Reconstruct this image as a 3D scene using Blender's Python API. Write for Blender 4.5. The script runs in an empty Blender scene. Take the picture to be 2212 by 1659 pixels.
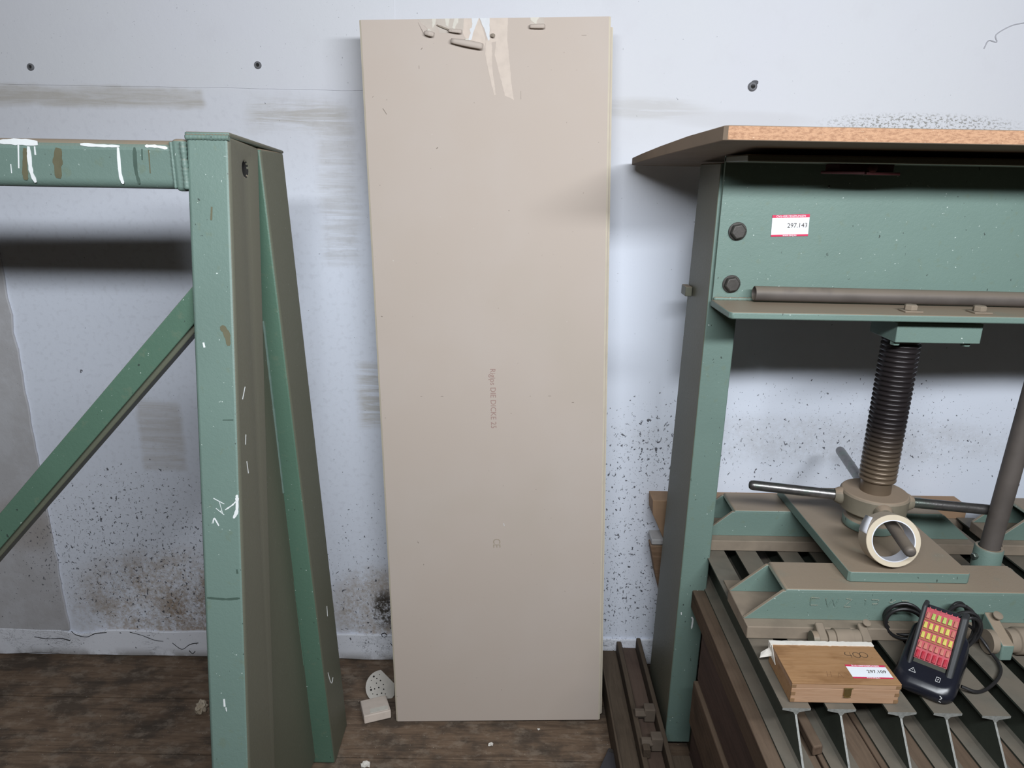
import bpy, bmesh, math, random
from mathutils import Vector, Matrix
from mathutils import noise as mnoise
random.seed(7)
C = bpy.context.scene.collection
SC = bpy.context.scene
PI = math.pi
R = math.radians

# ------------------------------------------------------------------ camera, light, exposure
cam = bpy.data.cameras.new('camera'); co = bpy.data.objects.new('camera', cam); C.objects.link(co)
cam.sensor_width = 36.0; cam.lens = 36.0 * 1534.0 / 2212.0; cam.clip_start = 0.05; cam.clip_end = 60
pit, rol = R(16.5), R(1.0)
fwd = Vector((0, math.cos(pit), -math.sin(pit))); dn = Vector((0, -math.sin(pit), -math.cos(pit))); rt = Vector((1, 0, 0))
cx = rt * math.cos(rol) - dn * math.sin(rol); cy = -(rt * math.sin(rol) + dn * math.cos(rol)); cz = -fwd
M = Matrix((cx, cy, cz)).transposed().to_4x4(); M.translation = Vector((0, -2.088, 1.623))
co.matrix_world = M
SC.camera = co

w = bpy.data.worlds.new('room_ambience'); SC.world = w; w.use_nodes = True
w.node_tree.nodes['Background'].inputs[0].default_value = (1.0, 0.84, 0.70, 1)
w.node_tree.nodes['Background'].inputs[1].default_value = 0.020

def area(name, loc, target, sx, sy, power, col):
    l = bpy.data.lights.new(name, 'AREA'); l.shape = 'RECTANGLE'; l.size = sx; l.size_y = sy
    l.energy = power; l.color = col
    o = bpy.data.objects.new(name, l); C.objects.link(o); o.location = loc
    o.rotation_euler = (Vector(target) - Vector(loc)).to_track_quat('-Z', 'Y').to_euler()
    return o
# long daylight-white strip light / high window band above and just behind the camera
area('strip_daylight', (0.50, -2.40, 2.285), (0.28, 0, 1.30), 2.3, 0.17, 88, (0.91, 0.955, 1.0))

SC.view_settings.view_transform = 'Standard'; SC.view_settings.look = 'None'
SC.view_settings.exposure = 0.0; SC.view_settings.gamma = 1.0
SC.view_settings.use_curve_mapping = False

# ------------------------------------------------------------------ node helpers
class V:
    def __init__(s, g, sock): s.g = g; s.s = sock
    def _m(s, op, *a, clamp=False):
        n = s.g.nt.nodes.new('ShaderNodeMath'); n.operation = op; n.use_clamp = clamp
        for i, x in enumerate((s,) + a):
            if isinstance(x, V): s.g.nt.links.new(x.s, n.inputs[i])
            else: n.inputs[i].default_value = x
        return V(s.g, n.outputs[0])
    def __add__(s, o): return s._m('ADD', o)
    __radd__ = __add__
    def __sub__(s, o): return s._m('SUBTRACT', o)
    def __rsub__(s, o): return s._m('MULTIPLY', -1.0)._m('ADD', o)
    def __mul__(s, o): return s._m('MULTIPLY', o)
    __rmul__ = __mul__
    def __truediv__(s, o): return s._m('DIVIDE', o)
    def max(s, o): return s._m('MAXIMUM', o)
    def min(s, o): return s._m('MINIMUM', o)
    def abs(s): return s._m('ABSOLUTE')
    def pow(s, o): return s._m('POWER', o)
    def clamp(s): return s._m('ADD', 0.0, clamp=True)
    def step(s, a, b):
        n = s.g.nt.nodes.new('ShaderNodeMapRange'); n.interpolation_type = 'SMOOTHSTEP'
        s.g.nt.links.new(s.s, n.inputs[0])
        n.inputs[1].default_value = min(a, b); n.inputs[2].default_value = max(a, b)
        n.inputs[3].default_value = 0.0 if a < b else 1.0; n.inputs[4].default_value = 1.0 if a < b else 0.0
        return V(s.g, n.outputs[0])

class Mat:
    def __init__(s, name, base=(.5, .5, .5), rough=.6, metal=0.0, spec=None):
        s.m = bpy.data.materials.new(name); s.m.use_nodes = True; s.nt = s.m.node_tree
        s.b = s.nt.nodes['Principled BSDF']
        s.b.inputs['Base Color'].default_value = (*base, 1); s.b.inputs['Roughness'].default_value = rough
        s.b.inputs['Metallic'].default_value = metal
        if spec is not None: s.b.inputs['Specular IOR Level'].default_value = spec
        tc = s.nt.nodes.new('ShaderNodeTexCoord'); s.tc = tc
        s.obj = tc.outputs['Object']
        s.col = None; s.base = base
    def geo(s):
        g = s.nt.nodes.new('ShaderNodeNewGeometry'); x = s.nt.nodes.new('ShaderNodeSeparateXYZ')
        s.nt.links.new(g.outputs['True Normal'], x.inputs[0])
        return [V(s, x.outputs[i]) for i in range(3)]
    def xyz(s):
        x = s.nt.nodes.new('ShaderNodeSeparateXYZ'); s.nt.links.new(s.obj, x.inputs[0])
        return [V(s, x.outputs[i]) for i in range(3)]
    def coord(s, scale=(1, 1, 1), off=(0, 0, 0), rot=(0, 0, 0)):
        n = s.nt.nodes.new('ShaderNodeMapping'); s.nt.links.new(s.obj, n.inputs[0])
        n.inputs['Scale'].default_value = scale; n.inputs['Location'].default_value = off; n.inputs['Rotation'].default_value = rot
        return n.outputs[0]
    def noise(s, scale, detail=4, rough=.55, vec=None, dist=0.0):
        n = s.nt.nodes.new('ShaderNodeTexNoise'); n.inputs['Scale'].default_value = scale
        n.inputs['Detail'].default_value = detail; n.inputs['Roughness'].default_value = rough; n.inputs['Distortion'].default_value = dist
        s.nt.links.new(vec or s.obj, n.inputs['Vector']); return V(s, n.outputs[0])
    def voro(s, scale, vec=None, feature='F1'):
        n = s.nt.nodes.new('ShaderNodeTexVoronoi'); n.feature = feature; n.inputs['Scale'].default_value = scale
        s.nt.links.new(vec or s.obj, n.inputs['Vector']); return V(s, n.outputs[0])
    def rnd(s):
        n = s.nt.nodes.new('ShaderNodeObjectInfo'); return V(s, n.outputs['Random'])
    def mix(s, fac, colr):
        n = s.nt.nodes.new('ShaderNodeMix'); n.data_type = 'RGBA'
        if isinstance(fac, V): s.nt.links.new(fac.s, n.inputs[0])
        else: n.inputs[0].default_value = fac
        if s.col is None: n.inputs[6].default_value = (*s.base, 1)
        else: s.nt.links.new(s.col, n.inputs[6])
        n.inputs[7].default_value = (*colr, 1)
        s.col = n.outputs[2]; s.nt.links.new(s.col, s.b.inputs['Base Color']); return s
    def rough(s, v): s.nt.links.new(v.s, s.b.inputs['Roughness']); return s
    def bump(s, v, strength=.3, dist=.002):
        n = s.nt.nodes.new('ShaderNodeBump'); n.inputs['Strength'].default_value = strength; n.inputs['Distance'].default_value = dist
        s.nt.links.new(v.s, n.inputs['Height'])
        if s.b.inputs['Normal'].is_linked:
            s.nt.links.new(s.b.inputs['Normal'].links[0].from_socket, n.inputs['Normal'])
        s.nt.links.new(n.outputs[0], s.b.inputs['Normal']); return s

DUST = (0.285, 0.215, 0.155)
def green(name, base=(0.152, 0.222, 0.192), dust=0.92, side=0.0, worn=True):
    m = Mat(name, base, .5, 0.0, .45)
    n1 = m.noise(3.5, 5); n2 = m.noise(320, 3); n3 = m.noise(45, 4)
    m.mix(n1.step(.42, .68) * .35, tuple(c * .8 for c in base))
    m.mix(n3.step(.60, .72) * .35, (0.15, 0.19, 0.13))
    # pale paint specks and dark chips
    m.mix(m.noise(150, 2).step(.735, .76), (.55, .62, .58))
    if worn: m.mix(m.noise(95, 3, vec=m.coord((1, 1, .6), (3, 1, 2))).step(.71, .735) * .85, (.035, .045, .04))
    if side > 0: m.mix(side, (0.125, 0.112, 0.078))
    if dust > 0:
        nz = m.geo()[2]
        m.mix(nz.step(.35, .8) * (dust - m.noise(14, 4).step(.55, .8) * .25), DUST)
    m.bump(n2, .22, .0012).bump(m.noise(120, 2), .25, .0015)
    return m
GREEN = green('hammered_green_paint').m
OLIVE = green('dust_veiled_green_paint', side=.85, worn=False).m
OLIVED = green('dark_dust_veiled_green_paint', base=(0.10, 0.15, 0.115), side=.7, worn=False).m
GREEND = green('deep_green_paint', base=(0.09, 0.165, 0.118)).m
def wood(name, a, b, axis=0, sc=1.0, rough=.75, dust=0.0, knots=True):
    m = Mat(name, a, rough, 0, .25)
    s = [14, 14, 14]; s[axis] = 1.1; s = tuple(x * sc for x in s)
    g = m.noise(6, 6, .65, m.coord(s), .8)
    m.mix(g.step(.35, .7), b)
    m.mix(m.noise(25, 4, .6, m.coord(s, (5, 5, 5))).step(.55, .75) * .5, tuple(c * .55 for c in b))
    m.mix(m.rnd() * .35, tuple(c * .6 for c in a))
    if knots: m.mix(m.noise(5, 2, vec=m.coord((1, 1, 1), (2, 9, 4))).step(.62, .75) * .5, tuple(c * .4 for c in b))
    if dust:
        nz = m.geo()[2]; m.mix(nz.step(.3, .8) * dust * (m.noise(9, 5).step(.25, .6) * .6 + .4), DUST)
    m.bump(g, .4, .0015)
    return m
def plain(name, base, rough=.6, metal=0.0, var=.3, scale=40, bump=.15, spec=None):
    m = Mat(name, base, rough, metal, spec); n = m.noise(scale, 4)
    m.mix(n.step(.35, .75) * var, tuple(c * .5 for c in base))
    if bump: m.bump(m.noise(scale * 4, 3), bump, .001)
    return m
FLOORW = wood('floorboard_wood', (0.205, 0.140, 0.095), (0.105, 0.070, 0.048), 0, .8, .85, .0)
FLOORW.mix(FLOORW.noise(7, 5, .6, FLOORW.coord((1, 1.6, 1))).step(.44, .62) * .65, (0.045, 0.038, 0.032))
FLOORW.mix(FLOORW.noise(16, 6, .7, FLOORW.coord((1, 1.6, 1), (7, 3, 1))).step(.48, .66) * .42, (0.30, 0.24, 0.185))
FLOORW.mix(FLOORW.noise(190, 2).step(.725, .75) * .8, (0.55, 0.50, 0.42))
FLOORW = FLOORW.m
TIMBER = wood('dusty_timber', (0.115, 0.075, 0.050), (0.07, 0.045, 0.030), 1, 1, .85, .22).m
TIMBERX = wood('dusty_cross_timber', (0.24, 0.155, 0.10), (0.15, 0.095, 0.06), 0, 1, .85, .4).m
CHANM = wood('shadow_brown_channel', (0.085, 0.062, 0.043), (0.055, 0.040, 0.028), 1, 1, .85, .12).m  # dusty brown, darkened to carry the shadow beside the plasterboards
DARKWOOD = wood('reddish_dark_board', (0.085, 0.052, 0.042), (0.055, 0.034, 0.028), 1, .6, .8, .2).m
STEEL = plain('worn_steel', (0.22, 0.21, 0.205), .34, .85, .55, 60, .25)
STEEL.mix(STEEL.noise(22, 4).step(.50, .62) * .7, (0.16, 0.20, 0.17)); STEEL = STEEL.m
PIPEM = plain('dusty_dark_pipe', (0.115, 0.098, 0.088), .6, .2, .5, 12, .2)
PIPEM.mix(PIPEM.geo()[2].step(-.1, .9) * PIPEM.noise(9, 4).step(.3, .5) * .8, (0.22, 0.18, 0.14)); PIPEM = PIPEM.m
SCREWM = Mat('black_greased_thread', (0.028, 0.023, 0.024), .32, .35, .5)
SCREWM.mix(SCREWM.xyz()[2].step(1.07, .90) * .85, (0.19, 0.14, 0.095))
SCREWM = SCREWM.m
DUSTY = plain('dust_caked_steel', (0.25, 0.20, 0.15), .85, 0, .4, 18, .3).m
DUSTYD = plain('shaded_dusty_steel', (0.13, 0.10, 0.075), .85, 0, .4, 18, .3).m  # darker copy of the dust-caked steel, with the channel's shade painted in
HUBM = plain('dusty_cast_hub', (0.19, 0.165, 0.12), .7, 0, .4, 20, .3)
HUBM.mix(HUBM.geo()[2].step(.3, .8), DUST); HUBM = HUBM.m
BOLTM = plain('dark_bolt_steel', (0.075, 0.068, 0.062), .5, .5, .4, 60, .2).m
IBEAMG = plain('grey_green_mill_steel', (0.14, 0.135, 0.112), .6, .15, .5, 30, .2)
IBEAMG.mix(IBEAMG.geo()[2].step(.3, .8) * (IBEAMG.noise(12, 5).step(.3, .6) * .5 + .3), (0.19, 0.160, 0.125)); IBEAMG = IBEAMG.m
IBEAMD = plain('slot_shade_green_steel', (0.045, 0.055, 0.042), .7, .1, .4, 30, .2).m  # beam sides: shade of the slots put into the colour
SAWN = plain('sawn_steel_end', (0.26, 0.262, 0.245), .5, .1, .6, 160, .3).m
PAPER = Mat('beige_board_paper', (0.485, 0.412, 0.358), .85, 0, .2)
PAPER.mix(PAPER.noise(3, 4).step(.4, .7) * .22, (0.53, 0.475, 0.44))
PAPER.mix(PAPER.noise(2.0, 3, vec=PAPER.coord((1, 1, 1), (4, 4, 4))).step(.5, .75) * .25, (0.42, 0.37, 0.30))
PAPER.mix(PAPER.noise(120, 2).step(.745, .76) * .7, (0.20, 0.16, 0.13))
PAPER.mix(PAPER.noise(60, 2, vec=PAPER.coord((1, 1, 1), (1, 2, 9))).step(.76, .79) * .6, (0.68, 0.64, 0.58))
PAPER.bump(PAPER.noise(220, 3), .08, .0006); PAPER = PAPER.m
PAPEDGE = plain('cream_board_edge', (0.60, 0.53, 0.42), .85, 0, .15, 30, .05).m
PAPERB = plain('brown_board_paper', (0.30, 0.25, 0.20), .85, 0, .2, 30, .05).m
GYPSUM = plain('white_gypsum_core', (0.64, 0.645, 0.66), .9, 0, .10, 60, .3).m
GYPCREAM = plain('cream_gypsum', (0.62, 0.58, 0.51), .9, 0, .15, 60, .3).m
PEEL = plain('split_paper_layer', (0.60, 0.51, 0.44), .9, 0, .18, 45, .1).m
PEELD = plain('split_paper_layer_grey', (0.50, 0.44, 0.385), .9, 0, .12, 45, .1).m
WHITEP = plain('white_paint_spill', (0.78, 0.80, 0.80), .5, 0, .1, 60, .1).m
BROWNP = plain('brown_run_stain', (0.135, 0.125, 0.075), .5, 0, .3, 30, .1).m
DKGREENP = plain('dark_green_run', (0.07, 0.11, 0.09), .45, 0, .3, 30, .1).m
CHIP = Mat('raw_chipboard_edge', (0.46, 0.27, 0.165), .85, 0, .2)
CHIP.mix(CHIP.noise(150, 5, .8, CHIP.coord((.5, 1, 1.4))).step(.42, .62) * .75, (0.26, 0.135, 0.08))
CHIP.mix(CHIP.noise(190, 4, .8, CHIP.coord((.6, 1, 1.5), (3, 3, 3))).step(.62, .70) * .7, (0.62, 0.45, 0.32))
CHIP.bump(CHIP.noise(150, 4), .6, .002); CHIP = CHIP.m
BOARDU = plain('dusty_board_face', (0.21, 0.155, 0.11), .8, 0, .3, 12, .1).m
REDM = plain('dark_red_paint', (0.07, 0.010, 0.011), .6, 0, .3, 30, .1).m
TAPEP = plain('masking_tape_side', (0.62, 0.53, 0.40), .7, 0, .12, 30, .1)
TAPEP = TAPEP.m
TAPEB = plain('masking_tape_back', (0.44, 0.37, 0.29), .75, 0, .15, 40, .1).m
CORE = plain('white_card_core', (0.75, 0.76, 0.82), .8, 0, .08, 30, 0).m
CASEW = wood('honey_beech_wood', (0.40, 0.23, 0.115), (0.34, 0.185, 0.085), 0, 1.2, .5, 0, False)
CASEW.mix(CASEW.noise(11, 4, .6, CASEW.coord((.6, 1.4, 1), (2, 2, 2))).step(.52, .68) * .55, (0.17, 0.08, 0.032)); CASEW = CASEW.m
CASEF = wood('pale_beech_wood', (0.42, 0.26, 0.165), (0.38, 0.225, 0.135), 0, 1.2, .5, 0, False).m
CASEE = plain('beech_end_grain', (0.24, 0.14, 0.07), .6, 0, .3, 60, .1).m
BRASS = plain('aged_brass', (0.42, 0.31, 0.13), .35, .9, .4, 60, .1).m
INK = plain('marker_ink', (0.05, 0.035, 0.025), .7, 0, .1, 60, 0).m
INKB = plain('faded_pencil_ink', (0.20, 0.105, 0.05), .7, 0, .1, 60, 0).m
LABW = plain('white_label_vinyl', (0.82, 0.85, 0.90), .35, 0, .04, 60, 0).m
LABR = plain('crimson_label_ink', (0.62, 0.035, 0.10), .4, 0, .05, 60, 0).m
BLACKP = plain('black_plastic', (0.012, 0.013, 0.020), .28, 0, .2, 30, .05, .5).m
BLACKD = plain('dusty_black_plastic', (0.028, 0.029, 0.031), .55, 0, .4, 30, .15).m
REDP = plain('crimson_plastic', (0.42, 0.025, 0.045), .45, 0, .3, 60, .1).m
YELP = plain('yellow_plastic', (0.60, 0.52, 0.12), .45, 0, .35, 90, .2).m
YELG = plain('yellow_green_plastic', (0.42, 0.50, 0.13), .45, 0, .35, 90, .2).m
ORNP = plain('orange_brown_plastic', (0.30, 0.085, 0.01), .5, 0, .3, 60, .1).m
PINKP = plain('dusty_pink_plastic', (0.50, 0.17, 0.13), .5, 0, .3, 60, .1).m
ICON = plain('white_print', (0.75, 0.75, 0.75), .5, 0, .05, 60, 0).m
CABLE = plain('black_rubber_cable', (0.018, 0.017, 0.018), .42, 0, .2, 30, .05).m
RUSTP = plain('printed_faded_pink', (0.36, 0.24, 0.21), .8, 0, .1, 60, 0).m
GREYP = plain('printed_faded_grey', (0.36, 0.30, 0.23), .8, 0, .1, 60, 0).m
DISC = plain('grey_sanding_paper', (0.46, 0.43, 0.39), .85, 0, .15, 60, .2).m
HOLEM = plain('dark_hole', (0.012, 0.011, 0.010), .9, 0, .1, 60, 0).m
PLUGM = plain('grey_wall_plug', (0.13, 0.13, 0.14), .6, 0, .3, 60, .1).m
FOAM = plain('yellowed_foam', (0.50, 0.42, 0.32), .9, 0, .3, 40, .6).m
CRUMB = plain('plaster_crumb', (0.72, 0.68, 0.62), .9, 0, .2, 60, .5).m
JOIST = plain('black_gap', (0.01, 0.009, 0.008), .95, 0, 0.0, 60, 0).m

# wall paint: old lime wash with cement smears, brown splash stains and fly-ash specks (positions in metres on the wall)
def wall_mat(name, kind):
    m = Mat(name, (0.605, 0.61, 0.64), .9, 0, .15)
    X, Y, Z = m.xyz()
    n1 = m.noise(1.8, 5); n2 = m.noise(9, 6, .65); n3 = m.noise(60, 4)
    def box(x0, x1, z0, z1, s=.02, wob=.03):
        wb = (m.noise(11, 4, vec=m.coord((1, 1, 1), (x0, 0, z0))) - .5) * wob * 2
        a = (X + wb).step(x0 - s, x0 + s) * (X + wb).step(x1 + s, x1 - s)
        return a * (Z + wb).step(z0 - s, z0 + s) * (Z + wb).step(z1 + s, z1 - s)
    def blob(x, z, rx, rz):
        a = (X - x) / rx; b = (Z - z) / rz
        return (a * a + b * b).step(1.0, .15)
    m.mix(n1.step(.4, .7) * .35, (0.60, 0.595, 0.655))
    m.mix(n2.step(.5, .75) * .25, (0.55, 0.545, 0.575))
    if kind == 'main':
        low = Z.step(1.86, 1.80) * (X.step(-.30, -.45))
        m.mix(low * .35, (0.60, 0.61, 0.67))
        m.mix(Z.step(1.80, 1.30) * .95, (0.80, 0.845, 0.95))  # lower wall tinted brighter and bluer, imitating the bluer light down there
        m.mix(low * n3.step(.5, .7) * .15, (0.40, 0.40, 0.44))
        # brush streaks of cement grey
        st = m.noise(26, 7, .75, m.coord((.12, 1, 1.9), (0, 0, 0), (0, .06, 0)), .6)
        sb = st.step(.36, .60)
        cem = (0.40, 0.375, 0.34)
        m.mix(box(-1.62, -.86, 1.782, 1.831, .010, .014) * (.45 + sb * .4), cem)
        m.mix(box(-.74, -.46, 1.735, 1.80, .03, .03) * sb * .75, cem)
        m.mix(box(-.555, -.45, 1.36, 1.74, .02, .02) * sb * .38, cem)
        m.mix(box(-.47, -.36, .86, 1.06, .02, .02) * sb * .6, (0.46, 0.42, 0.35))
        m.mix(box(-1.165, -1.03, .70, .93, .012, .012) * (.2 + sb * .3), (0.44, 0.39, 0.33))
        m.mix(blob(.35, 1.80, .22, .035) * sb * .35, cem)
        m.mix(blob(1.12, 1.772, .32, .034) * m.noise(130, 5, .7, m.coord((.8, 1, 1.3))).step(.50, .58) * .8, (0.20, 0.19, 0.165))
        m.mix(blob(.62, 1.775, .25, .03) * .35, (0.50, 0.49, 0.50))
        # soft grime that settled above the plinth
        g = m.noise(60, 9, .82, None, .3) * .6 + m.noise(9, 5, .6) * .4
        m.mix(blob(-1.13, .20, .42, .26) * g.step(.40, .60) * .8, (0.36, 0.27, 0.18))
        m.mix(blob(-1.02, .17, .20, .14) * g.step(.35, .55) * .65, (0.24, 0.155, 0.08))
        m.mix(blob(-.44, .20, .20, .20) * g.step(.35, .60) * .8, (0.37, 0.29, 0.21))
        m.mix(blob(-.42, .20, .05, .09) * g.step(.44, .52), (0.07, 0.06, 0.05))
        m.mix(blob(1.0, .84, .8, .10) * g.step(.35, .62) * .35, (0.42, 0.40, 0.39))
    if kind == 'rough':
        m.mix(.4, (0.46, 0.45, 0.46))
        m.mix(n2.step(.4, .6) * .3, (0.38, 0.36, 0.35))
        m.mix(blob(-1.58, .50, .12, .12) * .5, (0.33, 0.28, 0.24))
    if kind == 'plinth':
        m.mix(.9, (0.86, 0.88, 0.95))
        m.mix(Z.step(.045, .0) * n2.step(.35, .55) * .8, (0.25, 0.23, 0.21))
        m.mix(m.noise(16, 5, .7, m.coord((1, 1, 2), (1, 1, 1)), 1.2)._m('SUBTRACT', .5).abs().step(.012, .0) * m.noise(6, 3).step(.5, .6) * .9, (0.10, 0.10, 0.11))
    # black specks, denser low on the wall
    dens = (Z.step(1.3, .1) * .045 + blob(.38, .50, .30, .55) * .085 + blob(-1.22, .42, .50, .40) * .085 + blob(1.0, .86, .85, .24) * .075 + blob(-.44, .3, .25, .4) * .05)
    sp = m.noise(110, 3, .6, m.coord((1, 1, .8), (0, 0, 0)), .6)
    m.mix(((sp + dens) - .735).step(0, .012) * .9, (0.07, 0.07, 0.085))
    sp2 = m.noise(52, 3, .6, m.coord((1, 1, .8), (5, 5, 5)), .8)
    m.mix(((sp2 + dens * .85) - .765).step(0, .012) * .9, (0.08, 0.08, 0.095))
    sp3 = m.noise(200, 2, .6)
    m.mix(((sp3 + dens * .7) - .74).step(0, .02) * .6, (0.2, 0.2, 0.22))
    m.bump(n2, .25, .003).bump(n3, .2 if kind != 'rough' else .5, .0015).bump(m.noise(220, 2), .15, .0008)
    return m.m
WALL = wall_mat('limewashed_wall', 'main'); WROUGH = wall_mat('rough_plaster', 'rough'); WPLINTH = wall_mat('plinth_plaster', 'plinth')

# ------------------------------------------------------------------ geometry helpers
WM = {}
def tag(o, label=None, cat=None, group=None, kind=None):
    if label: o['label'] = label
    if cat: o['category'] = cat
    if group: o['group'] = group
    if kind: o['kind'] = kind
    return o
def thing(name, label, cat, loc=(0, 0, 0), rot=None, group=None, basis=None):
    o = bpy.data.objects.new(name, None); C.objects.link(o)
    m = basis.copy() if basis else Matrix.Identity(4)
    if rot is not None: m = Matrix.Rotation(rot, 4, 'Z')
    m.translation = Vector(loc)
    o.matrix_world = m; WM[o.name] = m; o.empty_display_size = .05
    return tag(o, label, cat, group)
def add(bm, verts, faces):
    vs = [bm.verts.new(v) for v in verts]
    for f in faces:
        try: bm.faces.new([vs[i] for i in f])
        except ValueError: pass
    return vs
def box(bm, x0, x1, y0, y1, z0, z1):
    add(bm, [(x, y, z) for z in (z0, z1) for y in (y0, y1) for x in (x0, x1)],
        [(0, 2, 3, 1), (4, 5, 7, 6), (0, 1, 5, 4), (2, 6, 7, 3), (0, 4, 6, 2), (1, 3, 7, 5)])
def hexa(bm, lo, hi):      # lo, hi: four corners each, same winding
    add(bm, list(lo) + list(hi), [(3, 2, 1, 0), (4, 5, 6, 7), (0, 1, 5, 4), (1, 2, 6, 5), (2, 3, 7, 6), (3, 0, 4, 7)])
def prism(bm, poly, f0, f1):   # poly of 2d points, f0/f1 map (a,b)->3d
    n = len(poly); vs = [bm.verts.new(f0(*p)) for p in poly] + [bm.verts.new(f1(*p)) for p in poly]
    bm.faces.new(vs[:n][::-1]); bm.faces.new(vs[n:])
    for i in range(n): j = (i + 1) % n; bm.faces.new((vs[i], vs[j], vs[n + j], vs[n + i]))
def tube(bm, pts, r, seg=12, cap=True, radii=None):
    pts = [Vector(p) for p in pts]; rings = []; up = None
    for i, p in enumerate(pts):
        t = (pts[min(i + 1, len(pts) - 1)] - pts[max(i - 1, 0)]).normalized()
        if up is None: up = Vector((0, 0, 1)) if abs(t.z) < .9 else Vector((1, 0, 0))
        a = t.cross(up).normalized(); b = t.cross(a).normalized(); up = b * -1 if b.dot(up) < 0 else b
        rr = radii[i] if radii else r
        rings.append([bm.verts.new(p + a * math.cos(2 * PI * k / seg) * rr + b * math.sin(2 * PI * k / seg) * rr) for k in range(seg)])
    for i in range(len(rings) - 1):
        for k in range(seg):
            bm.faces.new((rings[i][k], rings[i][(k + 1) % seg], rings[i + 1][(k + 1) % seg], rings[i + 1][k]))
    if cap: bm.faces.new(rings[0][::-1]); bm.faces.new(rings[-1])
def lathe(bm, prof, seg=40, mat=None, closed=False):   # prof: (r, h) about local z
    rings = []; mt = mat or Matrix.Identity(4)
    for r, h in prof: rings.append([bm.verts.new(mt @ Vector((math.cos(2 * PI * k / seg) * r, math.sin(2 * PI * k / seg) * r, h))) for k in range(seg)])
    n = len(rings)
    for i in range(n if closed else n - 1):
        a, b = rings[i], rings[(i + 1) % n]
        for k in range(seg): bm.faces.new((a[k], a[(k + 1) % seg], b[(k + 1) % seg], b[k]))
    if not closed: bm.faces.new(rings[0][::-1]); bm.faces.new(rings[-1])
def catmull(pts, n=8):
    P = [Vector(p) for p in pts]; P = [P[0] * 2 - P[1]] + P + [P[-1] * 2 - P[-2]]; out = []
    for i in range(1, len(P) - 2):
        for k in range(n):
            t = k / n; a, b, c, d = P[i - 1], P[i], P[i + 1], P[i + 2]
            out.append(.5 * ((2 * b) + (c - a) * t + (2 * a - 5 * b + 4 * c - d) * t * t + (3 * b - a - 3 * c + d) * t ** 3))
    return out + [P[-2]]
def build(name, bm, mats, parent=None, local=False, bevel=0, seg=2, smooth=False, ang=35):
    if not isinstance(mats, (list, tuple)): mats = [mats]
    if parent is not None and not local: bm.transform(WM[parent.name].inverted())
    bmesh.ops.recalc_face_normals(bm, faces=bm.faces)
    me = bpy.data.meshes.new(name); bm.to_mesh(me); bm.free()
    for m in mats: me.materials.append(m)
    o = bpy.data.objects.new(name, me); C.objects.link(o)
    if parent is not None:
        o.parent = parent; WM[o.name] = WM[parent.name]
    else: WM[o.name] = Matrix.Identity(4)
    if bevel:
        b = o.modifiers.new('bevel', 'BEVEL'); b.width = bevel; b.segments = seg; b.limit_method = 'ANGLE'; b.angle_limit = R(40)
    if smooth or bevel:
        for p in me.polygons: p.use_smooth = True
        try: me.set_sharp_from_angle(angle=R(ang))
        except Exception: pass
    return o
def BM(): return bmesh.new()
def ribbon(bm, pts, w, f, th=.0006):    # painted stroke: pts (a,b) in a plane, f maps (a,b,height)->3d
    pts = [Vector((p[0], p[1])) for p in pts]
    if len(pts) > 2: pts = [Vector((q.x, q.y)) for q in catmull([(p.x, p.y, 0) for p in pts], 5)]
    n = len(pts); L = []; Rr = []
    for i, p in enumerate(pts):
        t = (pts[min(i + 1, n - 1)] - pts[max(i - 1, 0)]); t = t.normalized() if t.length else Vector((1, 0))
        nn = Vector((-t.y, t.x)); k = w * .5 * (.75 + .5 * random.random()) * (.55 if i in (0, n - 1) else 1)
        L.append(p + nn * k); Rr.append(p - nn * k)
    poly = [(q.x, q.y) for q in L] + [(q.x, q.y) for q in Rr[::-1]]
    m = len(poly); lo = [bm.verts.new(f(a, b, -.0004)) for a, b in poly]; hi = [bm.verts.new(f(a, b, th)) for a, b in poly]
    for i in range(n - 1):
        bm.faces.new((hi[i], hi[i + 1], hi[m - 2 - i], hi[m - 1 - i]))
    for i in range(m): j = (i + 1) % m; bm.faces.new((lo[i], lo[j], hi[j], hi[i]))
def text(name, s, size, mat, parent, M4, extrude=.0002, sx=1.0, align='CENTER'):
    c = bpy.data.curves.new(name, 'FONT'); c.body = s; c.size = size; c.extrude = extrude; c.align_x = align; c.align_y = 'CENTER'; c.resolution_u = 3
    o = bpy.data.objects.new('tmp', c); C.objects.link(o)
    dg = bpy.context.evaluated_depsgraph_get(); me = bpy.data.meshes.new_from_object(o.evaluated_get(dg))
    bpy.data.objects.remove(o)
    me.transform(Matrix.Diagonal((sx, 1, 1, 1))); me.transform(M4); me.materials.clear(); me.materials.append(mat); me.name = name
    n = bpy.data.objects.new(name, me); C.objects.link(n); n.parent = parent; WM[n.name] = WM[parent.name]
    return n
def hexbolt(bm, c, axis, r, h, rot=0, washer=0):
    ax = Vector(axis).normalized(); q = ax.to_track_quat('Z', 'Y').to_matrix().to_4x4(); q.translation = Vector(c)
    q = q @ Matrix.Rotation(rot, 4, 'Z')
    if washer:
        lathe(bm, [(washer, 0), (washer, .0025)], 24, q)
    lathe(bm, [(r, .0), (r, h * .8), (r * .86, h)], 6, q)
def ico(bm, c, r, squash=(1, 1, 1), rough=.25, sub=2, seed=0):
    g = bmesh.ops.create_icosphere(bm, subdivisions=sub, radius=1)
    for v in g['verts']:
        k = 1 + rough * mnoise.noise(v.co * 2.3 + Vector((seed, seed * 2, 0)))
        v.co = Vector(c) + Vector((v.co.x * squash[0], v.co.y * squash[1], v.co.z * squash[2])) * r * k

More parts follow.
